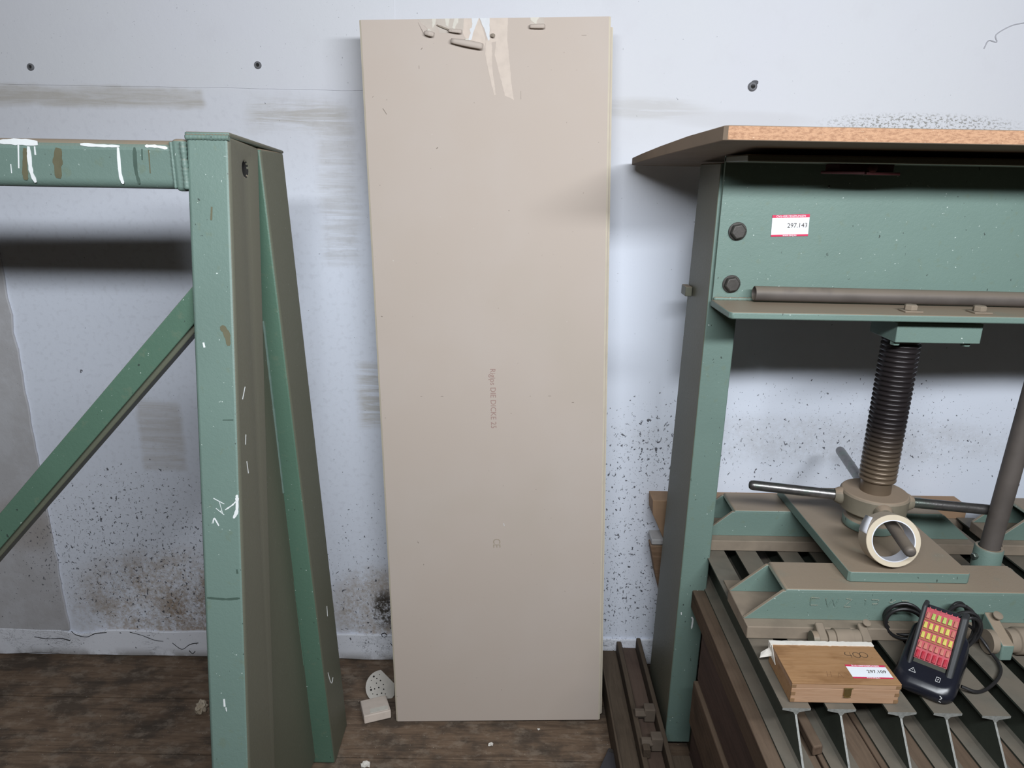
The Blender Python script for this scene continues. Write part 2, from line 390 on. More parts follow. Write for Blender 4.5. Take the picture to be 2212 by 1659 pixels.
# ------------------------------------------------------------------ setting: wall and floor
def rag_edge(a0, a1, n, amp, seed, sc=9):
    return [(a0 + (a1 - a0) * i / n, amp * mnoise.noise(Vector((i * sc / n * 3, seed, 0)))) for i in range(n + 1)]
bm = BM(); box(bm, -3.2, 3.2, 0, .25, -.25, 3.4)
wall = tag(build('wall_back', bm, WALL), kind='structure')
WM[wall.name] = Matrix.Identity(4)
# upper coat: a slightly proud later coat of white over the old surface
bm = BM(); e = rag_edge(-3.1, -.33, 90, .0035, 3)
poly = [(x, 1.834 + d) for x, d in e] + [(-.33, 3.39), (-3.1, 3.39)]
prism(bm, poly, lambda a, b: (a, -.0018, b), lambda a, b: (a, .001, b))
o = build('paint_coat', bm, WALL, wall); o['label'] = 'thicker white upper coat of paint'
# rough plaster left of the smooth panel
bm = BM(); e = rag_edge(.10, 1.70, 60, .006, 5)
poly = [(-1.4985 + d, z) for z, d in e] + [(-1.53, 1.833), (-3.1, 1.833), (-3.1, .10)]
prism(bm, poly, lambda a, b: (a, -.0075, b), lambda a, b: (a, .001, b))
o = build('plaster_patch', bm, WROUGH, wall, bevel=.002); o['label'] = 'rough grey plaster'
# plinth strip of thick plaster
bm = BM(); e = rag_edge(-3.1, .75, 120, .008, 8)
lo = rag_edge(.75, -3.1, 90, .010, 11)
poly = [(x, .006 + d * .6) for x, d in lo[::-1]] + [(x, .104 + d * .7 - (.02 * math.exp(-((x + 1.46) / .05) ** 2))) for x, d in e[::-1]]
prism(bm, poly, lambda a, b: (a, -.009, b), lambda a, b: (a, .001, b))
o = build('plaster_plinth', bm, WPLINTH, wall, bevel=.002); o['label'] = 'bright white cracked plaster strip'
# hairy dust strands and cracks in the plinth
crk = [[(-1.49, .10), (-1.475, .085), (-1.44, .078), (-1.41, .092), (-1.37, .097)],
       [(-1.29, .10), (-1.25, .088), (-1.21, .070), (-1.18, .066)], [(-1.62, .075), (-1.58, .068), (-1.53, .07), (-1.50, .062)],
       [(-1.15, .06), (-1.12, .035), (-1.09, .055), (-1.06, .062)], [(-1.095, .03), (-1.085, .018), (-1.075, .028)],
       [(-.425, .098), (-.43, .108), (-.42, .115), (-.412, .104), (-.422, .097)], [(-.39, .09), (-.385, .07), (-.375, .058)], [(-.40, .075), (-.393, .06), (-.383, .05)]]
for c in crk:
    bm = BM(); pts = catmull([(a, -.0102, b) for a, b in c], 4)
    tube(bm, pts, .0012, 5, radii=[.0008 + .0012 * abs(mnoise.noise(p * 40)) for p in pts]); build('crack', bm, HOLEM, wall)
bm = BM(); tube(bm, catmull([(1.2494, -.001, 1.9656), (1.258, -.001, 1.985), (1.28, -.001, 1.982), (1.275, -.001, 2.0), (1.31, -.001, 2.022), (1.345, -.001, 2.03)], 6), .0015, 6)
build('scratch', bm, plain('grey_scuff', (0.42, 0.42, 0.45), .9).m, wall)
# wall plugs
for (x, z, r, lab) in [(-.7028, 1.8931, .0095, 'hollow grey plug with screw socket in the white wall, nearest the plasterboards'),
                       (-1.3204, 1.8785, .009, 'grey plug in the white wall, near the upper left corner'),
                       (.6402, 1.8613, .012, 'broken dark plug in the white wall above the chipboard')]:
    t = thing('wall_plug', lab, 'wall plug', (x, -.002, z), group='old plugs in the wall')
    ry = Matrix.Translation((x, -.001, z)) @ Matrix.Rotation(R(90), 4, 'X')
    bm = BM(); lathe(bm, [(r, -.004), (r, .004), (r * .78, .006), (r * .5, .006), (r * .45, .001), (r * .45, -.004)], 20, ry, closed=True); build('sleeve', bm, PLUGM, t, smooth=True)
    bm = BM(); lathe(bm, [(r * .46, -.004), (r * .46, .002)], 16, ry); build('screw_socket', bm, HOLEM, t)
    if x > 0:
        bm = BM(); ico(bm, (x + .004, -.003, z + .008), .010, (1, .4, .7), .6, 2, 4); build('chipped_plaster', bm, plain('chip_dark', (.10, .10, .11), .9).m, t)

floor = BM(); box(floor, -3.2, 3.2, -3.4, .25, -.20, -.030)
floor = tag(build('floor', floor, JOIST), kind='structure')
rows = [(.02, -.2045), (-.2045, -.430), (-.430, -.655), (-.655, -.88), (-.88, -1.11), (-1.11, -1.34), (-1.34, -1.57), (-1.57, -1.8)]
for i, (y1, y0) in enumerate(rows):
    cuts = [-3.1, -1.9 + .3 * (i % 3), .35 + (.45 * ((i * 7) % 3)), 3.1] if i not in (0, 1, 2) else [-3.1, 3.1]
    for a, b in zip(cuts[:-1], cuts[1:]):
        bm = BM(); box(bm, a + .001, b - .001, y0 + .0022, y1 - .0022, -.030, -.0005 * (i % 2)); build('plank', bm, FLOORW, floor, bevel=.002)

# ------------------------------------------------------------------ plasterboards leaning on the wall
up = Vector((-.02928717, .07484499, .99676501)); xa = Vector((.99957104, .00219294, .02920495)); ya = Vector((0, .99719277, -.07487711))
PB = Matrix((xa, ya, up)).transposed().to_4x4()
base0 = Vector((-.025, -.2925, .0))
labels = ['front plasterboard of the leaning stack, torn paper at its top edge',
          'second plasterboard of the leaning stack, showing a sliver past the right edge',
          'third plasterboard of the leaning stack, showing a sliver past the left edge',
          'rear plasterboard of the leaning stack, hidden between the front three and the wall',
          'rear plasterboard of the leaning stack, hidden between the front three and the wall']
offs = [0, .009, -.010, .004, -.004]; hts = [1.9975, 1.978, 1.975, 1.985, 1.98]
for i in range(5):
    loc = base0 + ya * (.0252 * i) + xa * offs[i]; loc.z = 0.006 if i == 0 else .004; loc.z = max(loc.z, .0255 * abs(ya.z) + .003 + .31 * abs(xa.z) * 0 + .009)
    pb = thing('plasterboard', labels[i], 'plasterboard', loc, basis=PB, group='plasterboards leaning on the wall')
    W = .3125; H = hts[i] - loc.z
    # paper-wrapped core with flattened long edges
    bm = BM(); prof = [(-W, .0035), (-W + .005, .0), (W - .005, 0), (W, .0035), (W, .0215), (W - .003, .025), (-W + .003, .025), (-W, .0215)]
    if i == 0:
        topz = lambda x: H
    prism(bm, prof, lambda a, b: (a, b, 0), lambda a, b: (a, b, H))
    for f in bm.faces:
        f.normal_update()
    bm.faces.ensure_lookup_table()
    o = build('board', bm, [PAPER, PAPEDGE, GYPCREAM, PAPERB], pb, local=True)
    for p in o.data.polygons:
        n = p.normal
        if abs(n.z) > .9: p.material_index = 2
        elif abs(n.x) > .3 and n.y < .1 and n.y > -.95: p.material_index = 1
        elif abs(n.x) > .9: p.material_index = 1
        elif n.y > .5: p.material_index = 3
    if i: continue
    S = lambda a, b: (a, b - loc.z)
    def patch(name, pts, y0, mat, jag=.0, lab=None):
        bm = BM(); P = []
        for k in range(len(pts)):
            a, b = pts[k], pts[(k + 1) % len(pts)]
            n = max(1, int(math.dist(a, b) / .004)) if jag else 1
            for q in range(n):
                t = q / n; x, z = a[0] + (b[0] - a[0]) * t, a[1] + (b[1] - a[1]) * t
                if z < 1.99: x += jag * mnoise.noise(Vector((x * 400, z * 400, 1))); z += jag * mnoise.noise(Vector((x * 400, z * 400, 9)))
                P.append((x, min(z, 1.9976)))
        prism(bm, P, lambda a, b: (a, y0, b - loc.z), lambda a, b: (a, .002, b - loc.z))
        return build(name, bm, mat, pb, local=True)
    patch('split_paper', [(.0107, 1.9976), (.0130, 1.9676), (.0016, 1.9425), (-.0008, 1.9136), (.0076, 1.8724), (.0195, 1.8185), (.0242, 1.8184), (.016, 1.8826), (.0162, 1.9423), (.0272, 1.9438), (.023, 1.9133), (.0316, 1.8772), (.0473, 1.8164), (.0694, 1.8056), (.0635, 1.8475), (.0595, 1.8991), (.0547, 1.9468), (.0572, 1.9976)], -.0003, PEEL, .0012)
    patch('split_paper', [(-.0518, 1.9976), (-.0554, 1.9635), (-.0458, 1.9465), (-.0042, 1.9273), (.0016, 1.9442), (-.0051, 1.9713), (-.0156, 1.9976)], -.00035, PEEL, .001)
    patch('split_paper', [(-.1665, 1.9976), (-.1259, 1.9577), (-.1191, 1.9976)], -.0004, PEELD, .0008)
    patch('split_paper', [(-.1209, 1.9976), (-.1147, 1.9643), (-.0564, 1.9635), (-.0445, 1.9976)], -.00032, PEELD, .0008)
    patch('split_paper', [(.1125, 1.9976), (.1124, 1.9747), (.1479, 1.9743), (.1461, 1.9976)], -.0003, PEELD)
    for pts, mt in [([(-.0327, 1.9976), (-.0312, 1.985), (-.0332, 1.9767), (-.0379, 1.9734), (-.0363, 1.9632), (-.0431, 1.9481), (-.0339, 1.948), (-.0299, 1.9632), (-.0251, 1.9749), (-.0150, 1.9976)], GYPSUM),
                    ([(-.0128, 1.9976), (-.0058, 1.9797), (-.0014, 1.9729), (.0071, 1.9458), (.0108, 1.9474), (.0118, 1.9976)], GYPSUM),
                    ([(-.1309, 1.9976), (-.1307, 1.9763), (-.1231, 1.9862), (-.1209, 1.9976)], GYPCREAM),
                    ([(-.0991, 1.9976), (-.0968, 1.9825), (-.0914, 1.9791), (-.0873, 1.9976)], GYPCREAM),
                    ([(-.0755, 1.9976), (-.0815, 1.9773), (-.0727, 1.9654), (-.0742, 1.9789), (-.0666, 1.9889), (-.0655, 1.9976)], GYPCREAM),
                    ([(.1125, 1.9976), (.1134, 1.9915), (.1252, 1.983), (.1269, 1.9729), (.1288, 1.9896), (.1352, 1.9976)], GYPCREAM)]:
        patch('torn_gypsum', pts, -.0008, mt, .0012)
    # curled paper rolls
    def curl(a, b, r, mat=PAPER, a0=-40, a1=235, thin=.0005):
        a = Vector((a[0], 0, a[1] - loc.z)); b = Vector((b[0], 0, b[1] - loc.z)); t = (b - a).normalized(); n = Vector((0, -1, 0)); u = n.cross(t)
        if u.z < 0: u = -u
        bm = BM(); N = 12; L = 8; G = []
        for j in range(L + 1):
            s = j / L; p = a.lerp(b, s); rr = r * (.75 + .35 * math.sin(s * 2.6) + .15 * mnoise.noise(Vector((s * 5, r * 900, 0))))
            row = []
            for k in range(N + 1):
                an = R(a0 + (a1 - a0) * k / N)
                row.append(bm.verts.new(p + n * (rr * (1.0 - math.cos(an)) + .0004) + u * (rr * math.sin(an))))
            G.append(row)
        for j in range(L):
            for k in range(N): bm.faces.new((G[j][k], G[j + 1][k], G[j + 1][k + 1], G[j][k + 1]))
        o = build('paper_curl', bm, mat, pb, local=True, smooth=True)
        s = o.modifiers.new('thickness', 'SOLIDIFY'); s.thickness = thin
        return o
    curl((-.0850, 1.9450), (-.0060, 1.9300), .0078, PAPER, 0, 250)
    curl((-.1500, 1.9640), (-.1270, 1.9590), .0066, PAPER, 0, 240)
    curl((-.0910, 1.9690), (-.0575, 1.9650), .0055, PAPER, 0, 230)
    curl((-.1196, 1.9828), (-.0908, 1.9715), .0022, PAPERB, 0, 230)
    curl((.1100, 1.9755), (.1485, 1.9752), .0055, PAPER, 0, 250)
    curl((.0135, 1.9570), (.0240, 1.9550), .0045, PAPERB, 0, 250)
    bm = BM(); hexa(bm, [(-.166, .0005, S(0, 1.990)[1]), (-.150, .0005, S(0, 1.960)[1]), (-.150, -.005, S(0, 1.960)[1]), (-.166, -.001, S(0, 1.990)[1])],
                    [(-.159, .0005, S(0, 1.990)[1]), (-.127, .0005, S(0, 1.960)[1]), (-.127, -.005, S(0, 1.957)[1]), (-.159, -.001, S(0, 1.990)[1])])
    build('paper_flap', bm, PAPER, pb, local=True)
    # gypsum crumbs on the curl
    for k, (x, z, r) in enumerate([(-.046, 1.9415, .0055), (-.139, 1.968, .0045), (-.046, 1.947, .004), (-.072, 1.967, .004)]):
        bm = BM(); ico(bm, (x, -.009, z - loc.z), r, (1.1, .5, .9), .6, 2, k); build('gypsum_crumb', bm, GYPCREAM, pb, local=True)
    # small nicks and scuffs in the paper
    for (x, z, dx, dz, wd) in [(-.2636, 1.7897, .0095, -.0146, .003), (-.161, 1.9276, .004, .004, .0025), (-.1675, 1.8902, 0, -.008, .0015), (-.1307, 1.6905, .004, .003, .0045), (.0875, 1.8268, 0, -.02, .0012), (-.2858, 1.8195, -.003, -.003, .002),
                               (-.2952, 1.2607, .004, -.001, .003), (-.1976, 1.0374, .005, 0, .0015), (-.1413, 1.0368, .007, 0, .0015), (.1557, 1.0347, .008, 0, .0018), (.2211, 1.0155, .006, 0, .0025), (.0515, .9857, .002, .001, .002), (-.2228, .6055, .003, -.004, .003), (-.208, .5357, 0, -.003, .0025), (.24, 1.955, .012, 0, .001)]:
        bm = BM(); ribbon(bm, [(x, z - loc.z), (x + dx, z + dz - loc.z)], wd, lambda a, b, h: (a, -h, b), .0005); build('scuff', bm, plain('scuff_brown', (.24, .20, .165), .9, bump=0).m if (x, z) == (-.2636, 1.7897) else bpy.data.materials['scuff_brown'], pb, local=True)
    bm = BM(); ribbon(bm, [(.0273, .66 - loc.z), (.0285, .652 - loc.z)], .003, lambda a, b, h: (a, -h, b), .0005); build('scuff', bm, GYPSUM, pb, local=True)['label'] = 'white chip'
    # faded print, reading downwards
    def tm(x, z, ang): return Matrix.Translation((x, -.0004, z - loc.z)) @ Matrix.Rotation(R(90), 4, 'X') @ Matrix.Rotation(R(ang), 4, 'Z')
    text('printed_lettering', 'Rigips DIE DICKE 25', .0215, RUSTP, pb, tm(.0028, 1.0285, -90), sx=.93)['label'] = 'faded pinkish print reading down the board'
    text('printed_mark', 'CE', .030, GREYP, pb, tm(.005, .599, -90), sx=.80)['label'] = 'faded CE mark'

# ------------------------------------------------------------------ green trestle at left
t = thing('steel_trestle', 'tall green welded steel trestle with white paint runs, left of the plasterboards', 'trestle', (-.565, -.65, 0))
def fy(z): return -.72 - .161 * (1.686 - z)        # front face of the leaning leg
XL, XR = -.6035, -.5240
bm = BM()
hexa(bm, [(XL, fy(0), 0), (XR, fy(0), 0), (XR, fy(0) + .157, 0), (XL, fy(0) + .157, 0)],
         [(XL, fy(1.68), 1.680), (XR, fy(1.68), 1.680), (XR, fy(1.66) + .157, 1.664), (XL, fy(1.66) + .157, 1.664)])
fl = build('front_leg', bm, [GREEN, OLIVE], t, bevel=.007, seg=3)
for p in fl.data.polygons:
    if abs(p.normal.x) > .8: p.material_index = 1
# drilled hole through the side wall
cut = BM(); lathe(cut, [(.0135, -.03), (.0135, .03)], 24, Matrix.Translation((-.53 , -.651, 1.6228)) @ Matrix.Rotation(R(90), 4, 'Y')); cut.transform(WM[t.name].inverted())
cme = bpy.data.meshes.new('cutter'); cut.to_mesh(cme); cut.free(); cme.materials.append(HOLEM); cob = bpy.data.objects.new('cutter', cme); C.objects.link(cob); cob.parent = t
mod = fl.modifiers.new('hole', 'BOOLEAN'); mod.object = cob; mod.operation = 'DIFFERENCE'; mod.solver = 'EXACT'
try: mod.material_mode = 'TRANSFER'
except Exception: pass
fl.modifiers.move(len(fl.modifiers) - 1, 0)
bpy.context.view_layer.update()
dg = bpy.context.evaluated_depsgraph_get(); nm = bpy.data.meshes.new_from_object(fl.evaluated_get(dg)); fl.modifiers.clear(); fl.data = nm; nm.name = 'front_leg'
bpy.data.objects.remove(cob)
# thick cap plate with weld
bm = BM(); hexa(bm, [(XL - .002, fy(1.69) - .002, 1.678), (XR + .0015, fy(1.69) - .002, 1.678), (XR + .0015, -.409, 1.657), (XL - .002, -.409, 1.657)],
                    [(XL - .002, fy(1.69) - .002, 1.687), (XR + .0015, fy(1.69) - .002, 1.687), (XR + .0015, -.409, 1.664), (XL - .002, -.409, 1.664)])
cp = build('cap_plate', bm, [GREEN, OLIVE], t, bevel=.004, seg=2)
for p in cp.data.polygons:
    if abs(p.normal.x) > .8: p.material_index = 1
# rear leg: splays outwards and back towards the foot
bm = BM()
hexa(bm, [(-.565, -.455, 0), (-.485, -.455, 0), (-.485, -.305, 0), (-.565, -.305, 0)],
         [(-.604, -.560, 1.664), (-.5235, -.560, 1.664), (-.5235, -.411, 1.660), (-.604, -.411, 1.660)])
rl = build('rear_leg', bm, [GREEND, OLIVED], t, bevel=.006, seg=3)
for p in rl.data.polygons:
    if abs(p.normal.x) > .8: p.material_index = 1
# recessed web plate between the legs
bm = BM()
hexa(bm, [(-.572, fy(.02) + .150, .02), (-.560, fy(.02) + .150, .02), (-.541, -.452, .02), (-.553, -.452, .02)],
         [(-.572, -.568, 1.655), (-.560, -.568, 1.655), (-.560, -.550, 1.655), (-.572, -.550, 1.655)])
build('web_plate', bm, OLIVED, t)
def weld(pts, r, mat, parent, name='weld_bead', n=26):
    P = [Vector(p) for p in pts]; out = []
    for i in range(len(P) - 1):
        for k in range(n): out.append(P[i].lerp(P[i + 1], k / n))
    out.append(P[-1]); bm = BM()
    tube(bm, out, r, 8, radii=[r * (.8 + .35 * abs(math.sin(k * 1.3)) + .2 * mnoise.noise(p * 60)) for k, p in enumerate(out)])
    return build(name, bm, mat, parent, smooth=True, ang=80)
weld([(-.556, -.537, 1.30), (-.552, -.511, .87)], .0035, GREEN, t)
weld([(-.551, -.495, .62), (-.546, -.478, .35)], .0032, GREEND, t)
weld([(XL, fy(1.684) - .001, 1.677), (XR, fy(1.684) - .001, 1.677)], .0055, GREEN, t)
# crossbar and its end collar
bm = BM(); box(bm, -2.3, -.606, -.7255, -.640, 1.5845, 1.6705); cbar = build('crossbar', bm, GREEN, t, bevel=.018, seg=5)
bm = BM(); box(bm, -.629, -.604, -.729, -.637, 1.581, 1.6735); build('weld_collar', bm, GREEN, t, bevel=.008, seg=3)
weld([(-.606, -.730, 1.585), (-.606, -.730, 1.668)], .006, GREEN, t)
weld([(-.629, -.7265, 1.586), (-.629, -.7265, 1.668)], .003, GREEN, t)
# diagonal brace: angle iron
def bz(x, top): return (1.4071 if top else 1.3402) + (x + .6086) * 1.0588
bm = BM(); x0, x1 = -.606, -2.0
hexa(bm, [(x1, -.752, bz(x1, 0)), (x0, -.752, bz(x0, 0)), (x0, -.744, bz(x0, 0)), (x1, -.744, bz(x1, 0))], [(x1, -.752, bz(x1, 1)), (x0, -.752, bz(x0, 1)), (x0, -.744, bz(x0, 1)), (x1, -.744, bz(x1, 1))])
build('brace', bm, GREEND, t, bevel=.002)
bm = BM(); d = .014
hexa(bm, [(x1, -.743, bz(x1, 0) - d), (x0, -.743, bz(x0, 0) - d), (x0, -.700, bz(x0, 0) - d), (x1, -.700, bz(x1, 0) - d)], [(x1, -.743, bz(x1, 0) + .004), (x0, -.743, bz(x0, 0) + .004), (x0, -.700, bz(x0, 0) + .004), (x1, -.700, bz(x1, 0) + .004)])
build('brace_flange', bm, OLIVED, t, bevel=.002)
# paint runs and stains on the metal
pm = {'w': WHITEP, 'b': BROWNP, 'g': DKGREENP}
nmn = {'w': 'paint_drip', 'b': 'brown_stain', 'g': 'dark_run'}
BAR = [('w', [(-.9413, 1.6631), (-.9076, 1.6636), (-.8728, 1.6619)], .011), ('w', [(-.9085, 1.6584), (-.915, 1.6173)], .0045), ('w', [(-.8906, 1.6558), (-.8933, 1.6147), (-.8881, 1.5925)], .007), ('w', [(-.8793, 1.656), (-.8803, 1.6414)], .005),
       ('w', [(-.9285, 1.6245), (-.9299, 1.6082)], .0025), ('w', [(-.7268, 1.657), (-.7292, 1.6116), (-.7261, 1.5925)], .0055), ('w', [(-.795, 1.6611), (-.7586, 1.6594), (-.7235, 1.6591)], .005), ('w', [(-.6771, 1.6600), (-.6589, 1.6600), (-.6365, 1.6570)], .005),
       ('b', [(-.8359, 1.6538), (-.8418, 1.6274), (-.8446, 1.6007)], .015), ('b', [(-.8973, 1.6528), (-.9041, 1.6146), (-.9057, 1.5967)], .009), ('g', [(-.6968, 1.6575), (-.6993, 1.618), (-.6958, 1.5935)], .006), ('g', [(-.6834, 1.6549), (-.6853, 1.6359)], .005), ('b', [(-.6713, 1.6536), (-.6735, 1.6125)], .004)]
for k, pts, wd in BAR:
    bm = BM(); ribbon(bm, pts, wd, lambda a, b, h: (a, -.7255 - h, b)); build(nmn[k], bm, pm[k], cbar)
POST = [('w', [(-.5848, 1.3071), (-.583, 1.2978)], .008), ('w', [(-.5310, 1.0154), (-.5310, 1.0022), (-.5325, .9822), (-.5391, .9687)], .006), ('w', [(-.5549, .9851), (-.5400, .9954), (-.5330, 1.0030)], .0025), ('w', [(-.5769, 1.0079), (-.5561, .9967)], .0018), ('w', [(-.5727, .9881), (-.5569, .975)], .0018), ('w', [(-.5657, 1.0015), (-.56, .9783)], .0018), ('w', [(-.5797, .9579), (-.5767, .968), (-.5681, .9531)], .0022),
        ('w', [(-.5706, .5954), (-.57, .5793)], .007), ('w', [(-.5674, .5774), (-.5666, .5693)], .004), ('b', [(-.5597, 1.5551), (-.5616, 1.5312)], .007), ('b', [(-.5500, 1.3387), (-.5400, 1.3236), (-.5370, 1.3018)], .010), ('g', [(-.5536, 1.1608), (-.5330, 1.1612)], .003), ('g', [(-.5968, .8071), (-.5595, .8046), (-.5320, .8072)], .004), ('g', [(-.5359, .866), (-.5350, .8575)], .006)]
for k, pts, wd in POST:
    bm = BM(); ribbon(bm, pts, wd, lambda a, b, h: (a, fy(b) - h, b)); build(nmn[k], bm, pm[k], fl)
for pts, wd in [([(-.7553, 1.2129), (-.7737, 1.1929)], .004), ([(-.7737, 1.12), (-.7801, 1.1013)], .003), ([(-.7823, 1.0665), (-.7796, 1.0401)], .004)]:
    bm = BM(); ribbon(bm, pts, wd, lambda a, b, h: (XR + h, a, b)); build('paint_drip', bm, WHITEP, fl)
for pts, wd in [([(-.400, .4797), (-.402, .450)], .004), ([(-.445, .300), (-.432, .262), (-.418, .245), (-.405, .252)], .003)]:
    bm = BM(); ribbon(bm, pts, wd, lambda a, b, h: (-.485 - .0385 * b / 1.664 + .0003 + h, a, b)); build('paint_drip', bm, WHITEP, rl)

# ------------------------------------------------------------------ press at right
t = thing('screw_press', 'large green screw press with black threaded spindle and cross handles, right of the plasterboards', 'press', (.9, -.4, 0))
# U-section upright leg
bm = BM(); th = .009
def leg_prof(rear, x0=.4655, yf=-.385, wd=.0745):
    return [(x0, yf), (x0 + wd, yf), (x0 + wd, yf + th), (x0 + th, yf + th), (x0 + th, rear - th), (x0 + wd, rear - th), (x0 + wd, rear), (x0, rear)]
lo = leg_prof(-.125); hi = leg_prof(-.195)
vs = [bm.verts.new((a, b, .03)) for a, b in lo] + [bm.verts.new((a + .004, b, 1.655)) for a, b in hi]; n = 8
bm.faces.new(vs[:n][::-1]); bm.faces.new(vs[n:])
for i in range(n): j = (i + 1) % n; bm.faces.new((vs[i], vs[j], vs[n + j], vs[n + i]))
lg = build('leg', bm, [GREEN, OLIVE], t, bevel=.0035, seg=2)
for p in lg.data.polygons:
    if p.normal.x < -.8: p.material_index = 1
bm = BM(); ribbon(bm, [(.5075, .455), (.512, .448), (.511, .418)], .0045, lambda a, b, h: (a, -.385 - h, b)); build('paint_drip', bm, WHITEP, lg)
bm = BM(); ribbon(bm, [(.478, .470), (.479, .462)], .004, lambda a, b, h: (a, -.385 - h, b)); build('paint_drip', bm, WHITEP, lg)
bm = BM(); box(bm, .450, .4675, -.235, -.185, 1.322, 1.347); build('stub_plate', bm, OLIVE, t, bevel=.002)
# main beam: web, flanges
bm = BM(); box(bm, .4765, 2.1, -.397, -.386, 1.335, 1.6695); build('beam_web', bm, GREEN, t)
bm = BM()
prism(bm, [(.472, -.397), (.472, -.552), (.478, -.560), (2.1, -.560), (2.1, -.397)], lambda a, b: (a, b, 1.3265), lambda a, b: (a, b, 1.3420)); build('lower_flange', bm, GREEN, t, bevel=.003)
bm = BM(); box(bm, .4765, 2.1, -.555, -.386, 1.655, 1.6695); build('upper_flange', bm, OLIVED, t, bevel=.003)
weld([(.478, -.402, 1.345), (.60, -.402, 1.345)], .004, GREEN, t)
weld([(.60, -.402, 1.3445), (2.0, -.402, 1.3445)], .0035, GREEN, t, n=60)
for z, x in ((1.5027, .519), (1.3800, .5175)):
    bm = BM(); hexbolt(bm, (x, -.3975, z), (0, -1, 0), .0185, .015, R(12), .0215); build('bolt', bm, BOLTM, t, bevel=.0015)
# hexagon nuts holding the spindle bracket
for x in (.889, 1.043):
    bm = BM(); box(bm, x - .020, x + .020, -.530, -.496, 1.342, 1.3455); build('washer', bm, DUSTY, t, bevel=.001)
    bm = BM(); hexbolt(bm, (x, -.512, 1.3455), (0, 0, 1), .0145, .0125, R(10)); build('nut', bm, DUSTY, t, bevel=.0012)
bm = BM(); box(bm, .8616, 1.0535, -.522, -.402, 1.272, 1.318); sbr = build('spindle_bracket', bm, GREEN, t, bevel=.002)
for x in (.874, 1.035):
    bm = BM(); hexbolt(bm, (x, -.500, 1.272), (0, 0, -1), .011, .010, R(8)); build('nut', bm, GREEN, sbr, bevel=.001)
# threaded spindle
SX, SY = .9185, -.445
bm = BM(); prof = [(.036, .872), (.036, .905)]; z = .905; pitch = .0118
while z < 1.3265 - pitch:
    prof += [(.0385, z), (.0425, z + pitch * .18), (.0435, z + pitch * .42), (.0425, z + pitch * .66), (.0385, z + pitch * .84)]; z += pitch
prof += [(.038, z), (.038, 1.3265)]
lathe(bm, prof, 48, Matrix.Translation((SX, SY, 0))); build('spindle', bm, SCREWM, t, smooth=True, ang=60)
# hub with four handle bars
bm = BM(); lathe(bm, [(.060, .775), (.063, .782), (.063, .800), (.058, .806), (.058, .815), (.066, .822), (.078, .826), (.080, .868), (.076, .874), (.040, .874)], 48, Matrix.Translation((SX, SY, 0))); hub = build('hub', bm, [HUBM], t, bevel=.002, smooth=True)
bm = BM(); lathe(bm, [(.0635, .779), (.0645, .781), (.0645, .798), (.0635, .800)], 48, Matrix.Translation((SX, SY, 0)), closed=False); build('hub_collar', bm, GREEN, hub, smooth=True)
H0 = Vector((SX, SY, .850))
for e in [(.620, -.389, .858), (1.224, -.476, .838), (.978, -.112, .852), (.872, -.712, .848)]:
    e = Vector(e); dr = (e - H0).normalized(); L = (e - H0).length
    bm = BM(); pts = [H0 + dr * s for s in (.05, L - .012, L - .005, L - .001, L)]
    tube(bm, pts, .013, 20, radii=[.013, .013, .0118, .008, .004]); build('handle_bar', bm, [STEEL, PIPEM][1 if e.y < -.6 else 0], t, smooth=True, ang=50)
    bm = BM(); q = dr.to_track_quat('Z', 'Y').to_matrix().to_4x4(); q.translation = H0; lathe(bm, [(.022, .055), (.022, .082), (.016, .094)], 24, q); build('bar_socket', bm, HUBM, hub, smooth=True, ang=50)
# pressure plate on two mitred channels
bm = BM(); prism(bm, [(.768, -.664), (.773, -.670), (1.038, -.670), (1.044, -.664), (1.044, -.215), (.768, -.215)], lambda a, b: (a, b, .7495), lambda a, b: (a, b, .775)); build('pressure_plate', bm, GREEN, t, bevel=.002)
def channel(yf, yb, xc, half_top=.283, half_bot=.372, zt=.7490, zb=.672):
    mt = .009
    bm = BM()   # top
    hexa(bm, [(xc - half_top - .006, yf, zt - mt), (xc + half_top + .006, yf, zt - mt), (xc + half_top + .006, yb, zt - mt), (xc - half_top - .006, yb, zt - mt)],
             [(xc - half_top, yf, zt), (xc + half_top, yf, zt), (xc + half_top, yb, zt), (xc - half_top, yb, zt)])
    build('channel_top', bm, GREEN, t, bevel=.003)
    for ya_, yb_ in ((yf, yf + mt), (yb - mt, yb)):
        bm = BM()
        hexa(bm, [(xc - half_bot, ya_, zb), (xc + half_bot, ya_, zb), (xc + half_bot, yb_, zb), (xc - half_bot, yb_, zb)],
                 [(xc - half_top - .008, ya_, zt - mt * .6), (xc + half_top + .008, ya_, zt - mt * .6), (xc + half_top + .008, yb_, zt - mt * .6), (xc - half_top - .008, yb_, zt - mt * .6)])
        build('channel_side', bm, [GREEN], t, bevel=.0015)
    bm = BM(); box(bm, xc - half_bot, xc + half_bot, yf - .030, yb, .6415, zb); build('base_bar', bm, DUSTY, t, bevel=.002)
channel(-.703, -.585, .902)
channel(-.318, -.205, .902)
channel(-.703, -.585, 1.72); channel(-.318, -.205, 1.72)
